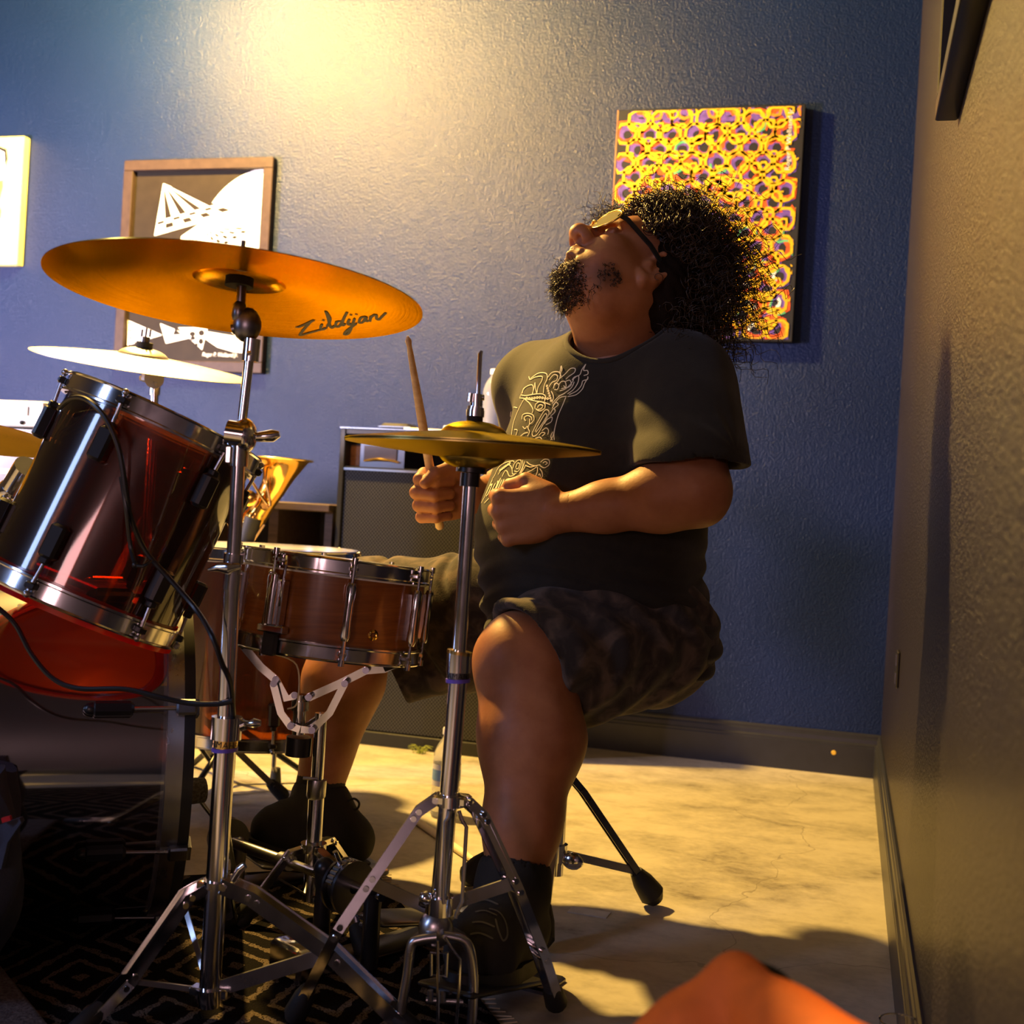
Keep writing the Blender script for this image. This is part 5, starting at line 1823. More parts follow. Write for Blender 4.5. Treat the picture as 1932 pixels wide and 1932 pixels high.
def bvh_of(o):
    m = BASE[o]
    return BVHTree.FromPolygons([m @ v.co for v in o.data.vertices], [tuple(p.vertices) for p in o.data.polygons])


def wave(p, d, f, ph=0.0):
    d = np3(Vector(d).normalized())
    return np.sin((p @ d) * f + ph)


# ------------------------------------------------------------------ the drummer
fT = (RT * -0.76 - FW * 0.65).normalized()
lT = (RT * 0.65 - FW * 0.76).normalized()
TA = (fT, lT, UP)
# joints
Lsh, Lel, Lwr = P(1283, 728, 2.02), P(1312, 928, 1.87), P(1072, 968, 1.92)
Rsh, Rel, Rwr = P(1012, 730, 2.28), P(1030, 900, 2.5), P(905, 935, 2.18)
Lhip, Lkn, Lca, Llo, Lan = P(1215, 1195, 2.08), P(990, 1246, 1.93), P(1003, 1392, 1.885), P(985, 1560, 1.83), P(968, 1660, 1.80)
Rhip, Rkn, Rca, Ran = P(1100, 1165, 2.26), P(690, 1150, 2.4), P(648, 1285, 2.385), P(600, 1500, 2.36)
chest, belly, hips = P(1145, 835, 2.14), P(1112, 1015, 2.12), P(1122, 1165, 2.14)
nbase = P(1180, 680, 2.13)

# head frame
pit, gam = math.radians(45), math.radians(20)
hor = (-RT * math.cos(gam) - FW * math.sin(gam))
hf = (hor * math.cos(pit) + UP * math.sin(pit)).normalized()
hu = (UP * math.cos(pit) - hor * math.sin(pit)).normalized()
hl = hu.cross(hf).normalized()
rol = math.radians(13)
hu, hl = hu * math.cos(rol) - hl * math.sin(rol), hl * math.cos(rol) + hu * math.sin(rol)
HS = 0.93
hc = P(1230, 503, 2.0) - hl * 0.078 * HS
HA = (hf, hl, hu)


def H(f, l, u):
    return hc + (hf * f + hl * l + hu * u) * HS


def E(F_, c, r, k=0.012, op=1):
    F_.ell(H(*c), tuple(q * HS for q in r), HA, k, op)


def C(F_, a, b, ra, rb=None, k=0.01, op=1):
    F_.cap(H(*a), H(*b), ra * HS, None if rb is None else rb * HS, k, op)


def head_prims(F_):
    E(F_, (-0.008, 0, 0.052), (0.097, 0.077, 0.088), 0.02)
    E(F_, (0.042, 0, -0.02), (0.056, 0.062, 0.085), 0.03)
    E(F_, (0.042, 0, -0.064), (0.05, 0.05, 0.034), 0.03)
    for sg in (-1, 1):
        E(F_, (0.05, sg * 0.04, -0.04), (0.037, 0.03, 0.038), 0.025)     # cheeks
        E(F_, (0.02, sg * 0.053, -0.054), (0.045, 0.018, 0.034), 0.03)    # jaw
        E(F_, (0.072, sg * 0.04, -0.014), (0.02, 0.022, 0.014), 0.02)    # cheekbone
    E(F_, (0.081, 0, -0.084), (0.018, 0.023, 0.015), 0.02)               # chin
    E(F_, (0.034, 0, -0.095), (0.05, 0.05, 0.027), 0.035)                 # soft underside
    E(F_, (0.08, 0, 0.037), (0.02, 0.052, 0.014), 0.02)                  # brow
    for sg in (-1, 1):
        E(F_, (0.1, sg * 0.033, 0.012), (0.017, 0.019, 0.014), 0.015, -1)
        E(F_, (0.081, sg * 0.032, 0.011), (0.0135, 0.0145, 0.0125), 0.003)
        C(F_, (0.09, sg * 0.019, 0.006), (0.088, sg * 0.046, 0.007), 0.0035, 0.003, 0.004)   # lower lid
        C(F_, (0.0915, sg * 0.019, 0.015), (0.087, sg * 0.047, 0.014), 0.004, 0.003, 0.004)  # upper lid
    C(F_, (0.092, 0, 0.028), (0.119, 0, -0.016), 0.0085, 0.013, 0.012)   # nose bridge
    E(F_, (0.12, 0, -0.022), (0.0185, 0.02, 0.0165), 0.008)
    for sg in (-1, 1):
        E(F_, (0.107, sg * 0.0165, -0.027), (0.017, 0.0115, 0.014), 0.006)
        E(F_, (0.115, sg * 0.0118, -0.041), (0.009, 0.0062, 0.011), 0.003, -1)
    C(F_, (0.098, 0, -0.034), (0.1, 0, -0.05), 0.009, 0.008, 0.012)      # philtrum
    C(F_, (0.0985, -0.02, -0.0575), (0.1035, 0, -0.0545), 0.0052, 0.0078, 0.006)
    C(F_, (0.0985, 0.02, -0.0575), (0.1035, 0, -0.0545), 0.0052, 0.0078, 0.006)
    C(F_, (0.096, -0.017, -0.0665), (0.1015, 0, -0.0675), 0.006, 0.0088, 0.006)
    C(F_, (0.096, 0.017, -0.0665), (0.1015, 0, -0.0675), 0.006, 0.0088, 0.006)
    C(F_, (0.104, -0.021, -0.0625), (0.112, 0, -0.061), 0.0018, 0.0018, 0.002, -1)
    C(F_, (0.104, 0.021, -0.0625), (0.112, 0, -0.061), 0.0018, 0.0018, 0.002, -1)
    E(F_, (0.1, 0, -0.079), (0.008, 0.018, 0.005), 0.01, -1)             # fold under the lip
    for sg in (-1, 1):                                                   # ears
        pts = [(0.006, 0.072, -0.026), (-0.004, 0.079, -0.031), (-0.015, 0.083, -0.02), (-0.024, 0.087, 0.002), (-0.025, 0.088, 0.02), (-0.014, 0.086, 0.031), (0.0, 0.081, 0.029), (0.006, 0.076, 0.018)]
        q = [(-0.008 + (f + 0.008) * 1.18, sg * (l + 0.004), u * 1.15) for f, l, u in pts]
        E(F_, (-0.008, sg * 0.074, 0.0), (0.018, 0.009, 0.028), 0.006)
        E(F_, (-0.006, sg * 0.087, 0.004), (0.0145, 0.011, 0.02), 0.004, -1)
        rs = [0.006, 0.0075, 0.0055, 0.0048, 0.0048, 0.0048, 0.0045, 0.004]
        for i in range(len(q) - 1):
            C(F_, q[i], q[i + 1], rs[i], rs[i + 1], 0.003)
        C(F_, (-0.014, sg * 0.079, -0.012), (-0.012, sg * 0.08, 0.016), 0.0042, 0.0036, 0.004)
        C(F_, (0.007, sg * 0.074, -0.004), (0.006, sg * 0.079, 0.0), 0.0055, 0.004, 0.004)   # tragus
    F_.cap(nbase, H(-0.022, 0, -0.03), 0.078, 0.068, 0.035)
    F_.cap(P(1148, 655, 2.1), H(0.01, 0, -0.085), 0.055, 0.045, 0.03)


def hand_prims(F_, w, a, c, s_=1.12, open_=0.0):
    """closed fist: a towards the knuckles, c towards the thumb; the palm faces n"""
    a = a.normalized()
    c = (c - a * c.dot(a)).normalized()
    return a, c


def fist(F_, w, a, c, n, s_):
    a = Vector(a).normalized()
    c = (Vector(c) - a * Vector(c).dot(a)).normalized()
    n = (Vector(n) - a * Vector(n).dot(a) - c * Vector(n).dot(c)).normalized()
    def q(x, y, z):
        return w + (a * x + c * y + n * z) * s_
    F_.ell(q(0.046, 0.0, 0.004), (0.046 * s_, 0.04 * s_, 0.0165 * s_), (a, c, n), 0.02)
    offs = (0.0325, 0.011, -0.0105, -0.0305)
    lens = (0.97, 1.05, 1.0, 0.86)
    for i, o in enumerate(offs):
        L = lens[i]
        kx = 0.09 - 0.004 * abs(i - 1)
        kn = q(kx, o, -0.004)
        p0 = q(0.03, o * 0.75, 0.0)
        p1 = q(kx + 0.013 * L, o * 0.97, 0.03 * L)
        p2 = q(kx - 0.012 * L, o * 0.93, 0.043 * L)
        p3 = q(kx - 0.036 * L, o * 0.9, 0.034 * L)
        rf_ = (0.0108, 0.0112, 0.0106, 0.0094)[i] * s_
        F_.cap(p0, kn, rf_ * 1.15, rf_ * 1.12, 0.012)
        F_.cap(kn, p1, rf_ * 1.1, rf_, 0.0035)
        F_.cap(p1, p2, rf_, rf_ * 0.92, 0.003)
        F_.cap(p2, p3, rf_ * 0.92, rf_ * 0.8, 0.003)
    t0, t1, t2, t3 = q(0.018, 0.03, 0.008), q(0.05, 0.048, 0.024), q(0.078, 0.043, 0.042), q(0.094, 0.03, 0.05)
    F_.cap(t0, t1, 0.0165 * s_, 0.0135 * s_, 0.012)
    F_.cap(t1, t2, 0.0125 * s_, 0.011 * s_, 0.004)
    F_.cap(t2, t3, 0.011 * s_, 0.009 * s_, 0.003)
    return q


La, Lc, Ln = (-RT - UP * 0.16 + FW * 0.2), (UP - RT * 0.15 - FW * 0.12), FW
Ra, Rc, Rn = (-RT * 0.95 - FW * 0.22 - UP * 0.05), (UP - RT * 0.1 - FW * 0.25), -FW - UP * 0.2
LwH, RwH = P(1060, 968, 1.925), P(900, 935, 2.17)


def arm_prims(F_, k=0.025):
    F_.path([Lsh, Lsh.lerp(Lel, 0.5), Lel], [0.066, 0.06, 0.052], k)
    F_.path([Lel, Lel.lerp(Lwr, 0.28), Lel.lerp(Lwr, 0.7), LwH], [0.05, 0.05, 0.037, 0.031], k)
    F_.path([Rsh, Rsh.lerp(Rel, 0.5), Rel], [0.066, 0.058, 0.05], k)
    F_.path([Rel, Rel.lerp(Rwr, 0.28), Rel.lerp(Rwr, 0.7), RwH], [0.047, 0.049, 0.036, 0.03], k)


def leg_prims(F_):
    F_.path([Lhip, Lkn], [0.1, 0.073], 0.03)
    F_.path([Lkn, Lca, Llo, Lan], [0.07, 0.077, 0.052, 0.041], 0.04)
    F_.ell(Lkn + fT * 0.03 - UP * 0.01, (0.045, 0.045, 0.05), TA, 0.03)
    F_.path([Rhip, Rkn], [0.1, 0.073], 0.03)
    F_.path([Rkn, Rca, Ran], [0.066, 0.073, 0.043], 0.04)


BF = Field(0.005)
BF.ell(chest, (0.13, 0.16, 0.18), TA, 0.05)
BF.ell(belly, (0.175, 0.175, 0.17), TA, 0.06)
BF.ell(hips, (0.16, 0.18, 0.12), TA, 0.06)
BF.cap(Lsh, Rsh, 0.058, 0.058, 0.04)
arm_prims(BF)
leg_prims(BF)
BF.cap(nbase, H(-0.022, 0, -0.03), 0.078, 0.068, 0.035)
cutH = nbase.lerp(hc, 0.3)
BF.cut(cutH, (hc - nbase), 0.002, 0.35)
BF.cut(LwH - La.normalized() * 0.01, La, 0.002, 0.1)
BF.cut(RwH - Ra.normalized() * 0.01, Ra, 0.002, 0.1)
pieces = [BF.mesh()]
HF = Field(0.0026)
head_prims(HF)
HF.cut(nbase.lerp(hc, 0.18), (nbase - hc), 0.002)
pieces.append(HF.mesh())
for (w_, a_, c_, n_, el) in ((LwH, La, Lc, Ln, Lel.lerp(Lwr, 0.7)), (RwH, Ra, Rc, Rn, Rel.lerp(Rwr, 0.7))):
    FF = Field(0.0026)
    FF.cap(el, w_, 0.037 if w_ is LwH else 0.036, 0.031 if w_ is LwH else 0.03, 0.02)
    q = fist(FF, w_, a_, c_, n_, 1.1)
    FF.cut(w_ - Vector(a_).normalized() * 0.02, -Vector(a_), 0.002)
    pieces.append(FF.mesh())
    if w_ is RwH:
        qR = q
V, Q = join(pieces)
drummer = thing('person', 'drummer in a black t-shirt with head thrown back, playing with curly hair flying', 'person', (hips.x, hips.y, 0.0))


def skin_disp(p):
    return 0.0006 * wave(p, (1, 0.4, 0.7), 90) * wave(p, (0.2, 1, -0.5), 75, 1.0)


body = np_mesh('body', V, Q, 'skin', drummer, disp=skin_disp)

# stubble: darker skin over chin and jaw, fixed to the head
sk = M['skin']
nt_ = sk.node_tree
bs_ = nt_.nodes['Principled BSDF']
old = bs_.inputs['Base Color'].links[0].from_socket
tc_ = nt_.nodes.new('ShaderNodeTexCoord')
last = old
for (c_, r_, s_) in ((H(0.075, 0, -0.094), 0.052, 0.75), (H(0.042, 0.055, -0.08), 0.032, 0.75), (H(0.042, -0.055, -0.08), 0.032, 0.75), (H(0.1, 0, -0.048), 0.022, 0.3)):
    dn = nt_.nodes.new('ShaderNodeVectorMath')
    dn.operation = 'DISTANCE'
    nt_.links.new(tc_.outputs['Object'], dn.inputs[0])
    dn.inputs[1].default_value = BASE[drummer].inverted() @ c_
    mr = nt_.nodes.new('ShaderNodeMapRange')
    nt_.links.new(dn.outputs['Value'], mr.inputs[0])
    mr.inputs[1].default_value, mr.inputs[2].default_value, mr.inputs[3].default_value, mr.inputs[4].default_value = r_ * 0.45, r_, s_, 0.0
    mx_ = nt_.nodes.new('ShaderNodeMix')
    mx_.data_type = 'RGBA'
    nt_.links.new(mr.outputs[0], mx_.inputs[0])
    nt_.links.new(last, mx_.inputs[6])
    mx_.inputs[7].default_value = (0.05, 0.024, 0.013, 1)
    last = mx_.outputs[2]
nt_.links.new(last, bs_.inputs['Base Color'])
# lips
pts = [(0.0985, -0.019, -0.0625), (0.1075, -0.008, -0.0585), (0.1105, 0, -0.0595), (0.1075, 0.008, -0.0585), (0.0985, 0.019, -0.0625)]

# --- shirt
SF = Field(0.0038)
sl = Lsh.lerp(Lel, 0.8)
slr = Rsh.lerp(Rel, 0.78)
dL, dR = (Lel - Lsh).normalized(), (Rel - Rsh).normalized()
SF.path([Lsh, Lsh.lerp(Lel, 0.35), sl], [0.08, 0.086, 0.09], 0.03)
SF.cut(P(1290, 878, 1.9), (UP * -1.0 + RT * 0.03 - FW * 0.02), 0.004, np.array((0.16, 0.16, 0.13)))
SF.cap(Lsh.lerp(Lel, 0.4), Lel, 0.07, 0.076, 0.004, -1)
SF.path([Rsh, slr], [0.075, 0.085], 0.03)
SF.cut(slr, dR, 0.004, 0.12)
SF.cap(Rsh.lerp(Rel, 0.5), Rel, 0.066, 0.075, 0.004, -1)
SF.ell(chest, (0.164, 0.185, 0.21), TA, 0.04)
SF.ell(belly, (0.2, 0.2, 0.195), TA, 0.07)
SF.ell(hips - UP * 0.005, (0.185, 0.205, 0.13), TA, 0.06)
SF.ell(P(1262, 1215, 2.09), (0.075, 0.09, 0.075), TA, 0.05)
SF.cap(Lsh + UP * 0.002, Rsh + UP * 0.002, 0.078, 0.068, 0.05)
SF.cap(Lsh.lerp(Rsh, 0.2) + UP * 0.015, P(1225, 640, 2.17), 0.07, 0.06, 0.05)
SF.cap(Rsh.lerp(Lsh, 0.25), P(1170, 675, 2.2), 0.07, 0.06, 0.05)
nax = (H(-0.01, 0, -0.06) - nbase).normalized()
SF.cap(P(1176, 668, 2.1) + nax * 0.012, P(1176, 668, 2.1) + nax * 0.2, 0.084, 0.1, 0.01, -1)
V, Q = SF.mesh()
apit = P(1215, 850, 1.98)


def shirt_disp(p):
    c = np3(apit)
    d = p - c
    r = np.sqrt((d ** 2).sum(1)) + 1e-6
    ang = np.arctan2(d @ np3(UP), d @ np3(fT))
    rad = np.exp(-r / 0.14) * np.sin(ang * 8 + 2 * r / 0.1) * 0.0035 * np.clip((p[:, 2] - np3(P(1290, 878, 1.9))[2]) / 0.05, 0.15, 1)
    low = np.clip((np3(belly)[2] + 0.02 - p[:, 2]) / 0.12, 0, 1)
    fold = low * 0.0055 * np.sin(p[:, 2] * 150 + 3.5 * np.sin((p @ np3(lT)) * 14) + 2 * np.sin((p @ np3(fT)) * 11))
    gen = 0.0025 * wave(p, (1, 0.3, 0.5), 38) * wave(p, (-0.3, 1, 0.4), 31)
    slv = np.clip((0.13 - np.abs((p - np3(Lsh.lerp(Lel, 0.5))) @ np3(UP))) / 0.13, 0, 1) * np.exp(-np.abs((p - np3(Lsh)) @ np3(lT)) / 0.05) * 0.003 * np.sin(p[:, 2] * 80 + (p @ np3(fT)) * 60)
    return rad + fold + gen + slv


shirt = np_mesh('shirt', V, Q, 'shirt', drummer, disp=shirt_disp)
sb = bvh_of(shirt)
# ribbed collar: the neck opening's edge found by dropping rays along the neck
e1, e2, _ = basis(nax)
ring_ = []
c0_ = P(1176, 668, 2.1)
for k in range(48):
    a = 2 * math.pi * k / 48
    best = None
    for rr_ in (0.09, 0.094, 0.098, 0.103, 0.108):
        o = c0_ + nax * 0.16 + (e1 * math.cos(a) + e2 * math.sin(a)) * rr_
        loc, nrm_, i_, d_ = sb.ray_cast(o, -nax, 0.4)
        if loc is not None and d_ > 0.01:
            best = loc
            break
    if best is not None:
        ring_.append(best + nax * 0.001)
sm = [(ring_[i - 2] + ring_[i - 1] + ring_[i] + ring_[(i + 1) % len(ring_)] + ring_[(i + 2) % len(ring_)]) / 5 for i in range(len(ring_))]
MB().tube(sm, 0.0055, 8, closed=True).build('collar', 'shirt', shirt, smooth=180)

# --- printed design on the chest
def S(*pts):
    """zoomed-crop coordinates to picture coordinates"""
    return [(900 + x / 6.9, 670 + y / 6.9) for (x, y) in pts]


PR = [
    S((680, 280), (700, 320), (760, 290), (850, 280), (850, 330), (800, 420), (790, 490)), S((700, 310), (800, 240), (900, 240), (920, 300), (880, 400), (870, 500)),
    S((920, 300), (980, 230), (1060, 220), (1090, 260), (1070, 320), (1010, 400)), S((1100, 140), (1110, 190), (1090, 240), (1100, 280)), S((1095, 150), (1090, 200), (1070, 230)),
    S((940, 330), (1000, 260), (1050, 270), (1040, 330), (980, 360), (940, 420)), S((1080, 310), (1150, 250), (1220, 180), (1280, 180), (1270, 230), (1200, 280), (1160, 320)),
    S((1420, 120), (1370, 190), (1340, 260), (1270, 290), (1240, 330)), S((1420, 120), (1390, 200), (1440, 205), (1445, 250), (1390, 270)), S((1240, 330), (1320, 270), (1320, 350), (1260, 450), (1180, 510)),
    S((1445, 280), (1440, 320), (1380, 340), (1360, 400), (1300, 470), (1200, 520)), S((1445, 300), (1400, 380), (1370, 450), (1290, 520), (1180, 545)),
    S((560, 560), (600, 470), (650, 410), (720, 390), (740, 430), (730, 520)), S((580, 520), (640, 530), (760, 510), (860, 510), (900, 550), (880, 610)), S((600, 500), (610, 440), (680, 395)),
    S((560, 560), (640, 570), (760, 600), (880, 620), (960, 650)), S((720, 520), (750, 430), (760, 360), (770, 440), (790, 510)),
    S((1000, 440), (1020, 370), (1070, 390), (1050, 450), (1010, 450)), S((1070, 390), (1100, 350), (1150, 350), (1160, 420), (1100, 440)), S((1150, 350), (1210, 330), (1230, 390), (1170, 430), (1130, 400)),
    S((970, 470), (1000, 540), (980, 620)), S((1080, 470), (1160, 440), (1240, 360), (1260, 320)), S((1060, 540), (1140, 500), (1230, 430), (1270, 350)),
    S((980, 640), (1060, 550), (1150, 500)), S((990, 660), (1080, 560), (1170, 540)), S((1160, 550), (1120, 650), (1060, 790), (1020, 940), (990, 1060), (960, 1110)), S((1020, 940), (1005, 1040), (1010, 1110)), S((990, 1000), (965, 1060), (985, 1110)),
    S((620, 570), (560, 680), (500, 820), (470, 930), (455, 1050)), S((620, 570), (690, 630), (735, 710), (720, 760)),
    S((530, 690), (480, 680), (430, 720), (430, 790), (380, 840), (370, 880), (400, 900), (440, 860)), S((440, 800), (450, 740), (490, 720), (500, 780), (440, 850)),
    S((590, 840), (600, 780), (660, 760), (730, 780), (750, 830), (720, 880), (690, 900)), S((640, 860), (620, 820), (660, 790), (710, 810), (720, 850)), S((690, 830), (690, 890), (670, 950), (690, 1000), (660, 1060)),
    S((600, 930), (630, 960), (660, 930), (680, 980)), S((490, 970), (530, 980), (510, 1050)), S((570, 1060), (620, 1020), (670, 1010)),
    S((760, 700), (770, 640), (830, 610), (890, 640), (880, 700), (820, 730), (770, 700)), S((790, 690), (820, 650), (860, 660), (840, 700), (800, 710)),
    S((720, 1020), (790, 880), (880, 730), (930, 720), (940, 770), (880, 880), (800, 1020), (740, 1060), (720, 1020)), S((760, 1000), (820, 880), (890, 770), (910, 800), (830, 930), (770, 1010)),
    S((880, 900), (920, 840), (980, 810), (970, 870), (900, 910)), S((950, 780), (1000, 700), (1020, 740), (960, 800)), S((980, 700), (1030, 620), (1060, 650), (1000, 700)),
    S((850, 990), (900, 950), (935, 980), (925, 1040)), S((810, 1050), (850, 1010), (890, 1020), (850, 1060)), S((760, 1090), (820, 1070), (850, 1100)),
    S((250, 1530), (300, 1450), (380, 1400), (470, 1380), (490, 1400)), S((280, 1560), (340, 1470), (420, 1430), (460, 1480), (470, 1550), (520, 1540)), S((330, 1590), (370, 1510), (400, 1520), (430, 1580), (500, 1560)),
    S((470, 1480), (490, 1420), (540, 1370), (580, 1380), (570, 1470), (530, 1520), (490, 1510)), S((510, 1470), (530, 1410), (560, 1420), (545, 1480), (515, 1480)), S((600, 1370), (600, 1450), (560, 1540), (590, 1500), (630, 1380)),
    S((640, 1440), (700, 1460), (780, 1440), (830, 1430)), S((650, 1390), (700, 1430), (790, 1450)), S((830, 1400), (880, 1360), (940, 1370), (940, 1430), (880, 1470), (820, 1440)), S((860, 1410), (890, 1390), (920, 1410), (890, 1430)),
    S((780, 1460), (720, 1500), (640, 1540), (625, 1580), (670, 1600)), S((790, 1460), (790, 1520), (770, 1580), (800, 1620), (850, 1590), (850, 1530), (820, 1480)), S((800, 1570), (820, 1550), (830, 1590)),
    S((560, 1620), (570, 1560), (610, 1490), (640, 1430)), S((200, 1620), (240, 1560), (250, 1530)),
    S((60, 1930), (110, 1840), (170, 1720)), S((100, 1930), (180, 1850), (240, 1830)),
]
for i in range(9):  # suckers
    x = 640 + i * 34
    y = 560 + 8 * math.sin(i)
    PR.append(S((x, y), (x + 14, y - 10), (x + 26, y + 4), (x + 12, y + 14), (x, y)))
for i in range(7):
    x, y = 905 + 9 * i, 400 + 32 * i
    PR.append(S((x, y), (x + 12, y - 8), (x + 20, y + 8), (x + 4, y + 12), (x, y)))
for i in range(6):
    x, y = 300 + 24 * i, 1500 - 18 * i
    PR.append(S((x, y), (x + 10, y - 10), (x + 22, y), (x + 8, y + 12), (x, y)))
design = project_strokes(PR, sb, shirt, 'chest_print', 'cream_print', 0.00085, 0.0011, kind='stuff')


def G(x0, pts_, top=1625, bot=1830, slant=-38):
    """black-letter stroke in a slanted letter cell"""
    return S(*[(x0 + (1 - y) * slant * -0 + x + slant * (1 - y) * 1.0 + 0, top + (bot - top) * y) for (x, y) in pts_])


LET = []
def add(x0, strokes, top, bot):
    for s_ in strokes:
        LET.append([0.0017] + S(*[(x0 + px_ - (py_ - 0.5) * 95, top + (bot - top) * py_) for (px_, py_) in s_]))


V_ = [(0, 0.08), (0, 0.92)]
for ch_, x0, top, bot in (('h', 178, 1622, 1835), ('o', 232, 1630, 1825), ('w', 290, 1612, 1830), ('s', 365, 1620, 1815), ('a', 430, 1625, 1810), ('u', 500, 1635, 1805), ('c', 612, 1640, 1800), ('e', 690, 1650, 1800)):
    d_ = {'h': [[(-18, 0.0), (-18, 1.0)], [(-18, 0.4), (4, 0.3), (10, 0.45), (8, 0.85), (-2, 1.02)]],
          'o': [[(-14, 0.2), (-14, 0.8), (0, 0.95)], [(0, 0.08), (16, 0.2), (16, 0.8), (0, 0.95)]],
          'w': [[(-26, -0.05), (-24, 0.8), (-14, 0.95)], [(-2, 0.05), (0, 0.8), (-14, 0.95)], [(10, 0.9), (0, 0.8)], [(24, 0.02), (24, 0.75), (10, 0.95)]],
          's': [[(20, 0.1), (2, 0.05), (-12, 0.25), (2, 0.45), (16, 0.6), (14, 0.85), (-8, 0.95)]],
          'a': [[(-12, 0.15), (8, 0.1), (16, 0.25), (16, 0.95)], [(16, 0.45), (-8, 0.55), (-12, 0.8), (0, 0.95), (16, 0.8)]],
          'u': [[(-20, 0.05), (-18, 0.8), (-6, 0.95), (14, 0.75)], [(16, 0.02), (16, 0.98)]],
          'c': [[(30, 0.12), (0, 0.05), (-20, 0.3), (-18, 0.75), (0, 0.95), (22, 0.85)]],
          'e': [[(-20, 0.5), (20, 0.4), (18, 0.12), (0, 0.02), (-20, 0.3), (-18, 0.8), (2, 0.97), (28, 0.8)], [(-6, 0.0), (8, -0.12), (26, 0.06)]]}[ch_]
    add(x0, d_, top, bot)
project_strokes(LET, sb, shirt, 'lettering', 'cream_print', 0.0017, 0.0012, kind='stuff')

# --- shorts
TF = Field(0.0048)
TF.ell(hips - UP * 0.02, (0.175, 0.195, 0.115), TA, 0.05)
TF.path([Lhip, Lhip.lerp(Lkn, 0.55), Lkn + (Lkn - Lhip).normalized() * 0.06], [0.125, 0.112, 0.095], 0.03)
TF.ell(P(1105, 1262, 2.0), (0.09, 0.06, 0.075), TA, 0.05)
TF.ell(P(1210, 1245, 2.08), (0.09, 0.07, 0.05), TA, 0.05)
TF.path([Rhip, Rhip.lerp(Rkn, 0.5), Rkn + (Rkn - Rhip).normalized() * 0.05], [0.12, 0.112, 0.1], 0.03)
TF.cap(P(880, 1230, 2.32), P(765, 1260, 2.34), 0.07, 0.07, 0.05)
nl = (-RT * 0.78 - UP * 0.5 - FW * 0.4).normalized()
TF.cut(P(1000, 1205, 1.9), nl, 0.003, 0.2)
TF.cap(Lkn.lerp(Lhip, 0.42), Lkn + (Lkn - Lhip).normalized() * 0.1, 0.083, 0.092, 0.004, -1)
nr = (-RT * 0.9 - UP * 0.42).normalized()
TF.cut(P(722, 1200, 2.36), nr, 0.003, 0.2)
TF.cap(Rkn.lerp(Rhip, 0.3), Rkn + (Rkn - Rhip).normalized() * 0.1, 0.082, 0.092, 0.004, -1)
V, Q = TF.mesh()


def shorts_disp(p):
    aR = np3(Rhip - Rkn)
    aR = aR / np.linalg.norm(aR)
    s_ = (p - np3(Rkn)) @ aR
    nearR = np.clip(((p - np3(hips)) @ np3(FW) + 0.02) / 0.08, 0, 1)
    f1 = nearR * (0.004 * np.sin(s_ * 30 + 1.0) - 0.011 * np.exp(-(np.sin(s_ * 21 + 1.6 * np.sin(p[:, 2] * 13) + 0.6) / 0.22) ** 2))
    aL = np3(Lhip - Lkn)
    aL = aL / np.linalg.norm(aL)
    s2 = (p - np3(Lkn)) @ aL
    f2 = (1 - nearR) * 0.004 * np.sin(s2 * 70 + 3 * np.sin(p[:, 2] * 22) + p @ np3(FW) * 18)
    return f1 + f2 + 0.002 * wave(p, (1, 1, 0.3), 50) * wave(p, (0.4, -1, 0.6), 43)


np_mesh('shorts', V, Q, 'shorts', drummer, disp=shorts_disp)


# --- boots
def boot(ankle, heel, toe, top_dir, name_lab, res=0.004, s_=1.0):
    F_ = Field(res)
    ax_ = (toe - heel)
    d_ = ax_.normalized()
    sd = d_.cross(UP).normalized()
    u_ = sd.cross(d_).normalized()
    L = ax_.length
    F_.cap(heel + u_ * 0.045, heel.lerp(toe, 0.72) + u_ * 0.038, 0.042 * s_, 0.047 * s_, 0.02)
    F_.cap(heel.lerp(toe, 0.72) + u_ * 0.038, toe - d_ * 0.042 + u_ * 0.034, 0.047 * s_, 0.038 * s_, 0.02)
    F_.path([heel.lerp(toe, 0.14) + u_ * 0.06, ankle], [0.045 * s_, 0.05 * s_], 0.03)
    F_.cap(ankle - (ankle - heel).normalized() * 0.02, heel.lerp(toe, 0.62) + u_ * 0.055, 0.046 * s_, 0.034 * s_, 0.03)
    up_ = (top_dir).normalized()
    F_.cut(ankle + up_ * 0.028, up_, 0.003, 0.1)
    F_.cap(ankle - up_ * 0.005, ankle + up_ * 0.08, 0.0435 * s_, 0.047 * s_, 0.003, -1)
    F_.cut(heel + u_ * 0.012, -u_, 0.003)
    V, Q = F_.mesh()
    o = np_mesh('boot', V, Q, 'black_cloth', drummer, disp=lambda p: 0.0009 * wave(p, (1, 0.2, 0.9), 120) * wave(p, (0.2, 1, 0.3), 95))
    out = []
    for k in range(40):
        a = 2 * math.pi * k / 40
        x = math.cos(a)
        w_ = 0.048 * s_ * (1.0 - 0.12 * x * 0 - (0.1 if x < 0 else 0.0)) * (abs(math.sin(a)) ** 0.75) * (1 if math.sin(a) > 0 else -1)
        out.append(heel + d_ * (L * 0.42 + x * (L * 0.5 + 0.03)) + sd * w_)
    sm_ = MB()
    sm_.poly([q + u_ * -0.008 for q in out], u_ * 0.024)
    sm_.build('sole', 'rubber', o, smooth=50)
    return o, d_, sd, u_


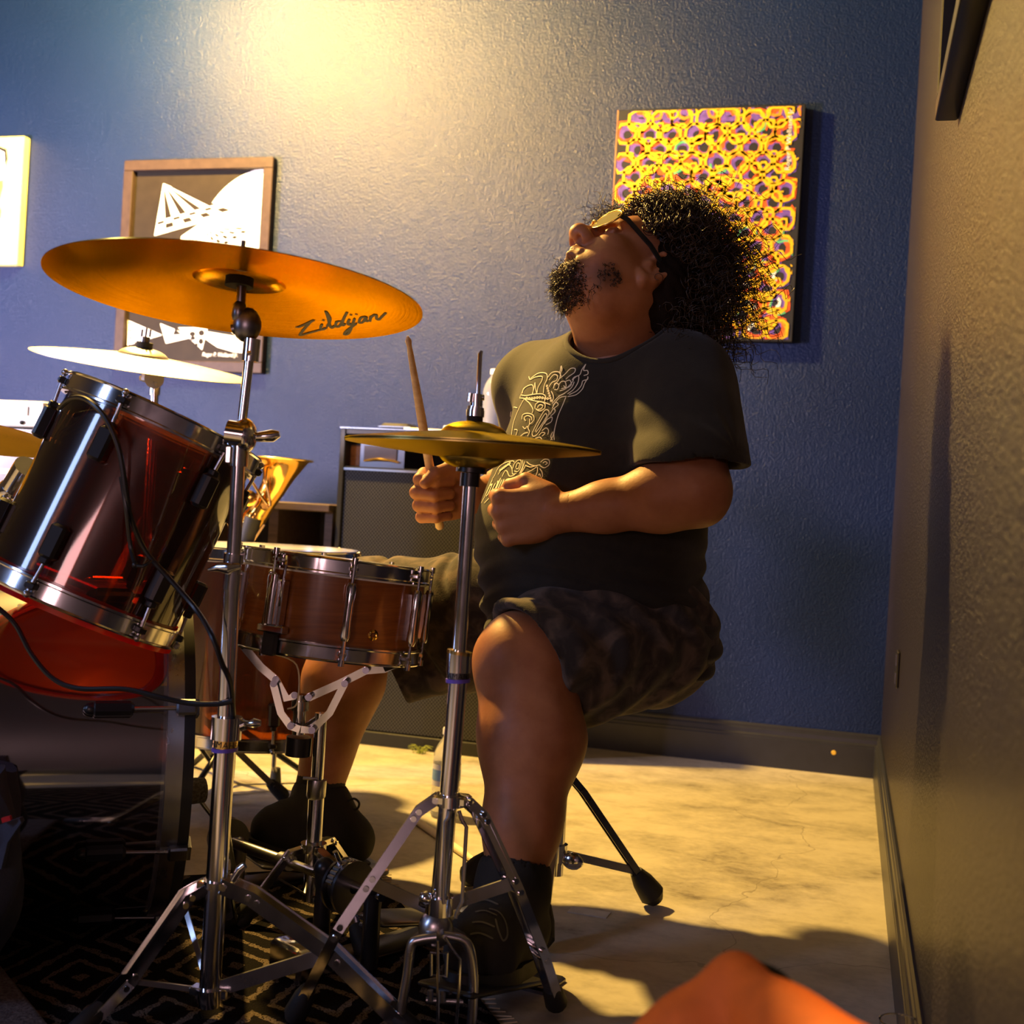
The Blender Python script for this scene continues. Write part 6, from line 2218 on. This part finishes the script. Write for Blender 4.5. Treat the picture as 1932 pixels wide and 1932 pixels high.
Rheel, Rtoe = P(652, 1632, 2.34), P(462, 1592, 2.25)
rb_, d_, sd_, u_ = boot(Ran, Rheel, Rtoe, (Rca - Ran), 'right')
q = P(656, 1512, 2.33)
MB().tube(bez([q, q + RT * 0.012 + UP * 0.006, q + RT * 0.022 - UP * 0.002, q + RT * 0.018 - UP * 0.014, q + RT * 0.002 - UP * 0.016], 5), 0.0022, 6).build('pull_tab', 'black_cloth', rb_)
Lheel, Ltoe = P(975, 1812, 1.84), P(868, 1858, 1.66)
lb_, d_, sd_, u_ = boot(Lan + UP * 0.005, Lheel, Ltoe, (Llo - Lan), 'left', 0.004, 1.05)
lbv = bvh_of(lb_)
LC = [[(903, 1702), (920, 1700), (940, 1708)], [(897, 1722), (915, 1720), (937, 1729)], [(891, 1742), (910, 1741), (933, 1750)], [(887, 1764), (906, 1762), (930, 1772)],
      [(922, 1716), (940, 1722), (952, 1740), (956, 1764), (948, 1775), (940, 1758), (934, 1735)]]
project_strokes(LC, lbv, lb_, 'laces', 'lace_grey', 0.0014, 0.002)
for nm, an, up_ in (('sock', Ran, (Rca - Ran).normalized()), ('sock', Lan, (Llo - Lan).normalized())):
    MB().tube([an - up_ * 0.02, an + up_ * 0.03, an + up_ * (0.05 if an is Ran else 0.035)], [0.0465, 0.0475, 0.0465], 28, cap=False).build('sock', 'black_cloth', drummer, smooth=60)

# --- sunglasses
gl = MB()
fr = MB()
for sg in (-1, 1):
    c = (0.112, sg * 0.034, 0.017)
    out, inn = [], []
    for k in range(28):
        a = 2 * math.pi * k / 28
        l_ = sg * 0.036 + 0.031 * math.cos(a)
        u2 = 0.018 + 0.0225 * math.sin(a) + (0.004 * math.cos(a) * sg if True else 0)
        f2 = 0.113 - 0.010 * ((abs(l_)) / 0.06) ** 2
        out.append(H(f2 - 0.1 * (u2 - 0.017) * -0.6, l_, u2))
    gl.poly(out, hf * 0.0016)
    fr.tube([p + hf * 0.0008 for p in out], 0.0017, 6, closed=True)
fr.tube(bez([H(0.113, -0.009, 0.018), H(0.119, 0, 0.022), H(0.113, 0.009, 0.018)], 5), 0.0017, 6)
sun = fr.build('sunglasses', 'gold', drummer, smooth=180)
gl.build('lens', 'lens', sun, smooth=30)
for sg in (-1, 1):
    MB().bar([H(0.104, sg * 0.062, 0.024), H(0.09, sg * 0.073, 0.024), H(0.03, sg * 0.083, 0.022), H(-0.02, sg * 0.086, 0.014)], 0.0085 * HS, 0.003, hu).build('temple', 'black_plastic', sun)
    MB().ball(H(0.106, sg * 0.011, 0.006), (0.004, 0.002, 0.005), 10, HA).build('nose_pad', 'clear_plastic', sun)


# --- hair and beard: curled strands as thin tubes
def strands(name, roots, dirs, lens, bend, curl_r, curl_n, rad, pts, mat, parent, sides=3, wob=0.0):
    """vectorised helical strands; bend is added progressively along the strand"""
    N = len(roots)
    t = np.linspace(0, 1, pts)[None, :, None]
    L = lens[:, None, None]
    base = roots[:, None, :] + dirs[:, None, :] * (t * L) + bend[:, None, :] * (t ** 1.7) * L
    tan = dirs[:, None, :] + bend[:, None, :] * 1.7 * t ** 0.7
    tan /= np.linalg.norm(tan, axis=2, keepdims=True) + 1e-9
    ref = np.array((0.31, 0.53, 0.79))
    s1 = np.cross(tan, ref)
    s1 /= np.linalg.norm(s1, axis=2, keepdims=True) + 1e-9
    s2 = np.cross(tan, s1)
    ph = RNG.uniform(0, 6.28, (N, 1, 1))
    tw = RNG.choice([-1.0, 1.0], (N, 1, 1)) * RNG.uniform(0.8, 1.25, (N, 1, 1))
    amp = curl_r[:, None, None] * np.minimum(1, t * 4 + 0.15)
    th = ph + tw * curl_n * L / 0.1 * 2 * np.pi * t
    cpos = base + (s1 * np.cos(th) + s2 * np.sin(th)) * amp
    if wob:
        cpos += RNG.normal(0, wob, (N, 1, 3)) * t
    d = np.gradient(cpos, axis=1)
    d /= np.linalg.norm(d, axis=2, keepdims=True) + 1e-9
    n1 = np.cross(d, ref)
    n1 /= np.linalg.norm(n1, axis=2, keepdims=True) + 1e-9
    n2 = np.cross(d, n1)
    r = rad * (1.0 - 0.55 * t)
    rings = [cpos + (n1 * math.cos(2 * math.pi * k / sides) + n2 * math.sin(2 * math.pi * k / sides)) * r for k in range(sides)]
    Vv = np.stack(rings, axis=2).reshape(-1, 3)
    i = np.arange(N)[:, None, None] * pts * sides
    j = np.arange(pts - 1)[None, :, None] * sides
    k = np.arange(sides)[None, None, :]
    k2 = (k + 1) % sides
    Qd = np.stack([i + j + k, i + j + k2, i + j + sides + k2, i + j + sides + k], axis=3).reshape(-1, 4)
    return Vv, Qd


NS = 3400
hfN, hlN, huN, hcN = np3(hf), np3(hl), np3(hu), np3(hc)
dirs = RNG.normal(size=(NS * 4, 3))
dirs /= np.linalg.norm(dirs, axis=1, keepdims=True)
# keep the hair-bearing scalp: not the face, not below the ears in front
f_, l_, u_ = dirs[:, 0], dirs[:, 1], dirs[:, 2]
keep = (u_ > -0.75) & (f_ < 0.64 + np.where(u_ > 0, 0.55, 1.6) * u_) & ~((np.abs(l_) > 0.5) & (f_ > -0.3) & (u_ < -0.02))
dirs = dirs[keep][:NS]
N_ = len(dirs)
loc = dirs * np.array((0.099, 0.079, 0.09)) + np.array((-0.008, 0, 0.052))
toW = lambda a: a[:, 0:1] * hfN + a[:, 1:2] * hlN + a[:, 2:3] * huN
roots = hcN + toW(loc) * HS
outd = toW(dirs)
jit = RNG.normal(0, 0.28, (N_, 3))
dd = outd * 0.9 + jit
dd /= np.linalg.norm(dd, axis=1, keepdims=True)
RTn, UPn, FWn = np3(RT), np3(UP), np3(FW)
# top hair is thrown back towards the right of the picture, lower hair falls
topness = np.clip(outd @ UPn, 0, 1)[:, None]
backness = np.clip(outd @ RTn + 0.3, 0, 1)[:, None]
bend = RTn * (0.45 + 0.45 * topness) - UPn * (0.2 + 0.15 * backness + 0.15 * topness) + RNG.normal(0, 0.16, (N_, 3))
lens = RNG.uniform(0.035, 0.085, N_) * (0.9 + 0.18 * np.clip(outd @ (RTn * 0.75 - UPn * 0.45) + 0.35, 0, 1)) * (1 + 0.12 * np.clip(dirs[:, 0], 0, 1))
lens *= np.where(RNG.random(N_) < 0.16, 1.35, 1.0)
V1, Q1 = strands('hair', roots, dd, lens, bend, RNG.uniform(0.005, 0.0115, N_), 5.0, 0.0011, 34, 'hair', drummer)
# wisps over the far side of the forehead
M_ = 160
wl = np.stack([RNG.uniform(0.06, 0.088, M_), RNG.uniform(-0.075, -0.03, M_), RNG.uniform(0.06, 0.1, M_)], axis=1)
wr = hcN + toW(wl) * HS
wd = np.tile(hfN * 0.7 + huN * 0.35, (M_, 1)) + RNG.normal(0, 0.3, (M_, 3))
wd /= np.linalg.norm(wd, axis=1, keepdims=True)
V2, Q2 = strands('hair', wr, wd, RNG.uniform(0.03, 0.06, M_), RNG.normal(0, 0.3, (M_, 3)) - UPn * 0.1, RNG.uniform(0.004, 0.007, M_), 5.0, 0.0007, 22, 'hair', drummer)
V, Q = join([(V1, Q1), (V2, Q2)])
hair = np_mesh('hair', V, Q, 'hair', drummer, smooth=180)
CF = Field(0.006)
E(CF, (-0.014, 0, 0.064), (0.097, 0.081, 0.094), 0.03)
E(CF, (-0.06, 0, 0.03), (0.06, 0.08, 0.075), 0.04)
CF.ell(hc + RT * 0.075 - UP * 0.03, (0.06, 0.07, 0.075), (RT, FW, UP), 0.05)
CF.cut(H(0.012, 0, 0.03), hf - hu * 0.6, 0.01)
V, Q = CF.mesh()
np_mesh('hair_mass', V, Q, 'hair_core', hair, smooth=180, disp=lambda p: 0.003 * wave(p, (1, 0.3, 0.4), 240) * wave(p, (0.1, 1, 0.5), 220) + 0.0015 * wave(p, (0.6, -0.5, 1), 210))

# beard: short curls on chin and jaw, light moustache
nb = 720
bl = np.stack([RNG.uniform(0.01, 0.106, nb * 6), RNG.uniform(-0.075, 0.075, nb * 6), RNG.uniform(-0.15, -0.03, nb * 6)], axis=1)
hb_ = bvh_of(body)
br_, bn_, bl_ = [], [], []
for (f0, l0, u0) in bl:
    chin = (f0 > 0.056 and u0 < -0.092 and abs(l0) < 0.04)
    under = (f0 > 0.03 and u0 < -0.088 and abs(l0) < 0.046)
    jawp = ((f0 - 0.042) / 0.022) ** 2 + ((u0 + 0.08) / 0.017) ** 2 < 1 and abs(l0) > 0.03
    stache = f0 > 0.09 and -0.05 < u0 < -0.04 and 0.008 < abs(l0) < 0.022 and RNG.random() < 0.3
    if not (chin or under or jawp or stache):
        continue
    if jawp and not chin and not under:
        loc_, n_, i_, d2 = hb_.ray_cast(H(f0, math.copysign(0.16, l0), u0), -hl * math.copysign(1, l0), 0.2)
    else:
        loc_, n_, i_, d2 = hb_.find_nearest(H(f0, l0, u0))
    if loc_ is None or (d2 > 0.03 and not jawp):
        continue
    br_.append(tuple(loc_))
    bn_.append(tuple(n_))
    bl_.append(0.005 if stache else (0.015 if chin else 0.011 if under else 0.006))
    if len(br_) > nb:
        break
br_, bn_, bl_ = np.array(br_), np.array(bn_), np.array(bl_)
k_ = len(br_)
bd2 = bn_ + RNG.normal(0, 0.4, (k_, 3))
bd2 /= np.linalg.norm(bd2, axis=1, keepdims=True)
V, Q = strands('beard', br_, bd2, bl_ * RNG.uniform(0.6, 1.3, k_), RNG.normal(0, 0.3, (k_, 3)) - hfN * 0.0 - UPn * 0.35, RNG.uniform(0.0015, 0.0035, k_), 9.0, 0.0007, 12, 'hair', drummer)
np_mesh('beard', V, Q, 'hair', drummer, smooth=180)

# --- the stick in the right hand
b0 = qR(0.08, -0.05, 0.024)
grip = qR(0.082, 0.045, 0.024)
tipp = P(769, 634, 2.03)
dS = (tipp - grip).normalized()
st0 = grip - dS * 0.11
t = thing('drumstick', 'wooden drumstick held upright in the drummer\'s far hand', 'drumstick', grip)
L_ = (tipp - st0).length
MB().tube([st0, st0 + dS * 0.004, st0 + dS * L_ * 0.6, st0 + dS * (L_ - 0.03), st0 + dS * (L_ - 0.018), st0 + dS * (L_ - 0.008), tipp], [0.005, 0.0078, 0.0078, 0.005, 0.0042, 0.0055, 0.0015], 14).build('stick_body', 'oak', t)

# ------------------------------------------------------------------ knee of a seated person at the bottom edge
KF = Field(0.004)
kn = P(1388, 1856, 0.86)
KF.cap(kn, P(1600, 2040, 0.74), 0.018, 0.036, 0.02)
KF.cap(kn, P(1170, 2050, 0.88), 0.018, 0.03, 0.02)
KF.ell(P(1390, 1975, 0.85), (0.05, 0.03, 0.03), (RT, FW, UP), 0.02)
V, Q = KF.mesh()
t = thing('person', 'seated person showing only a bent knee in orange trousers at the bottom edge', 'person', (kn.x, kn.y, 0.0))
np_mesh('trouser_knee', V, Q, 'orange_cloth', t, disp=lambda p: 0.003 * wave(p, (1, 0, 1), 60) * wave(p, (0, 1, 0.5), 45))
sF = Field(0.004)
sF.path([P(1392, 1822, 0.875), P(1450, 1868, 0.875), P(1520, 1925, 0.86), P(1640, 2030, 0.8)], [0.011, 0.014, 0.015, 0.024], 0.01)
V, Q = sF.mesh()
np_mesh('dark_panel', V, Q, 'black_cloth', t)
shin0, shin1 = P(1170, 2050, 0.88), P(1150, 2500, 0.92)
shin1.z = 0.03
MB().tube([shin0, shin1], [0.03, 0.034], 20).build('trouser_leg', 'orange_cloth', t, smooth=60)
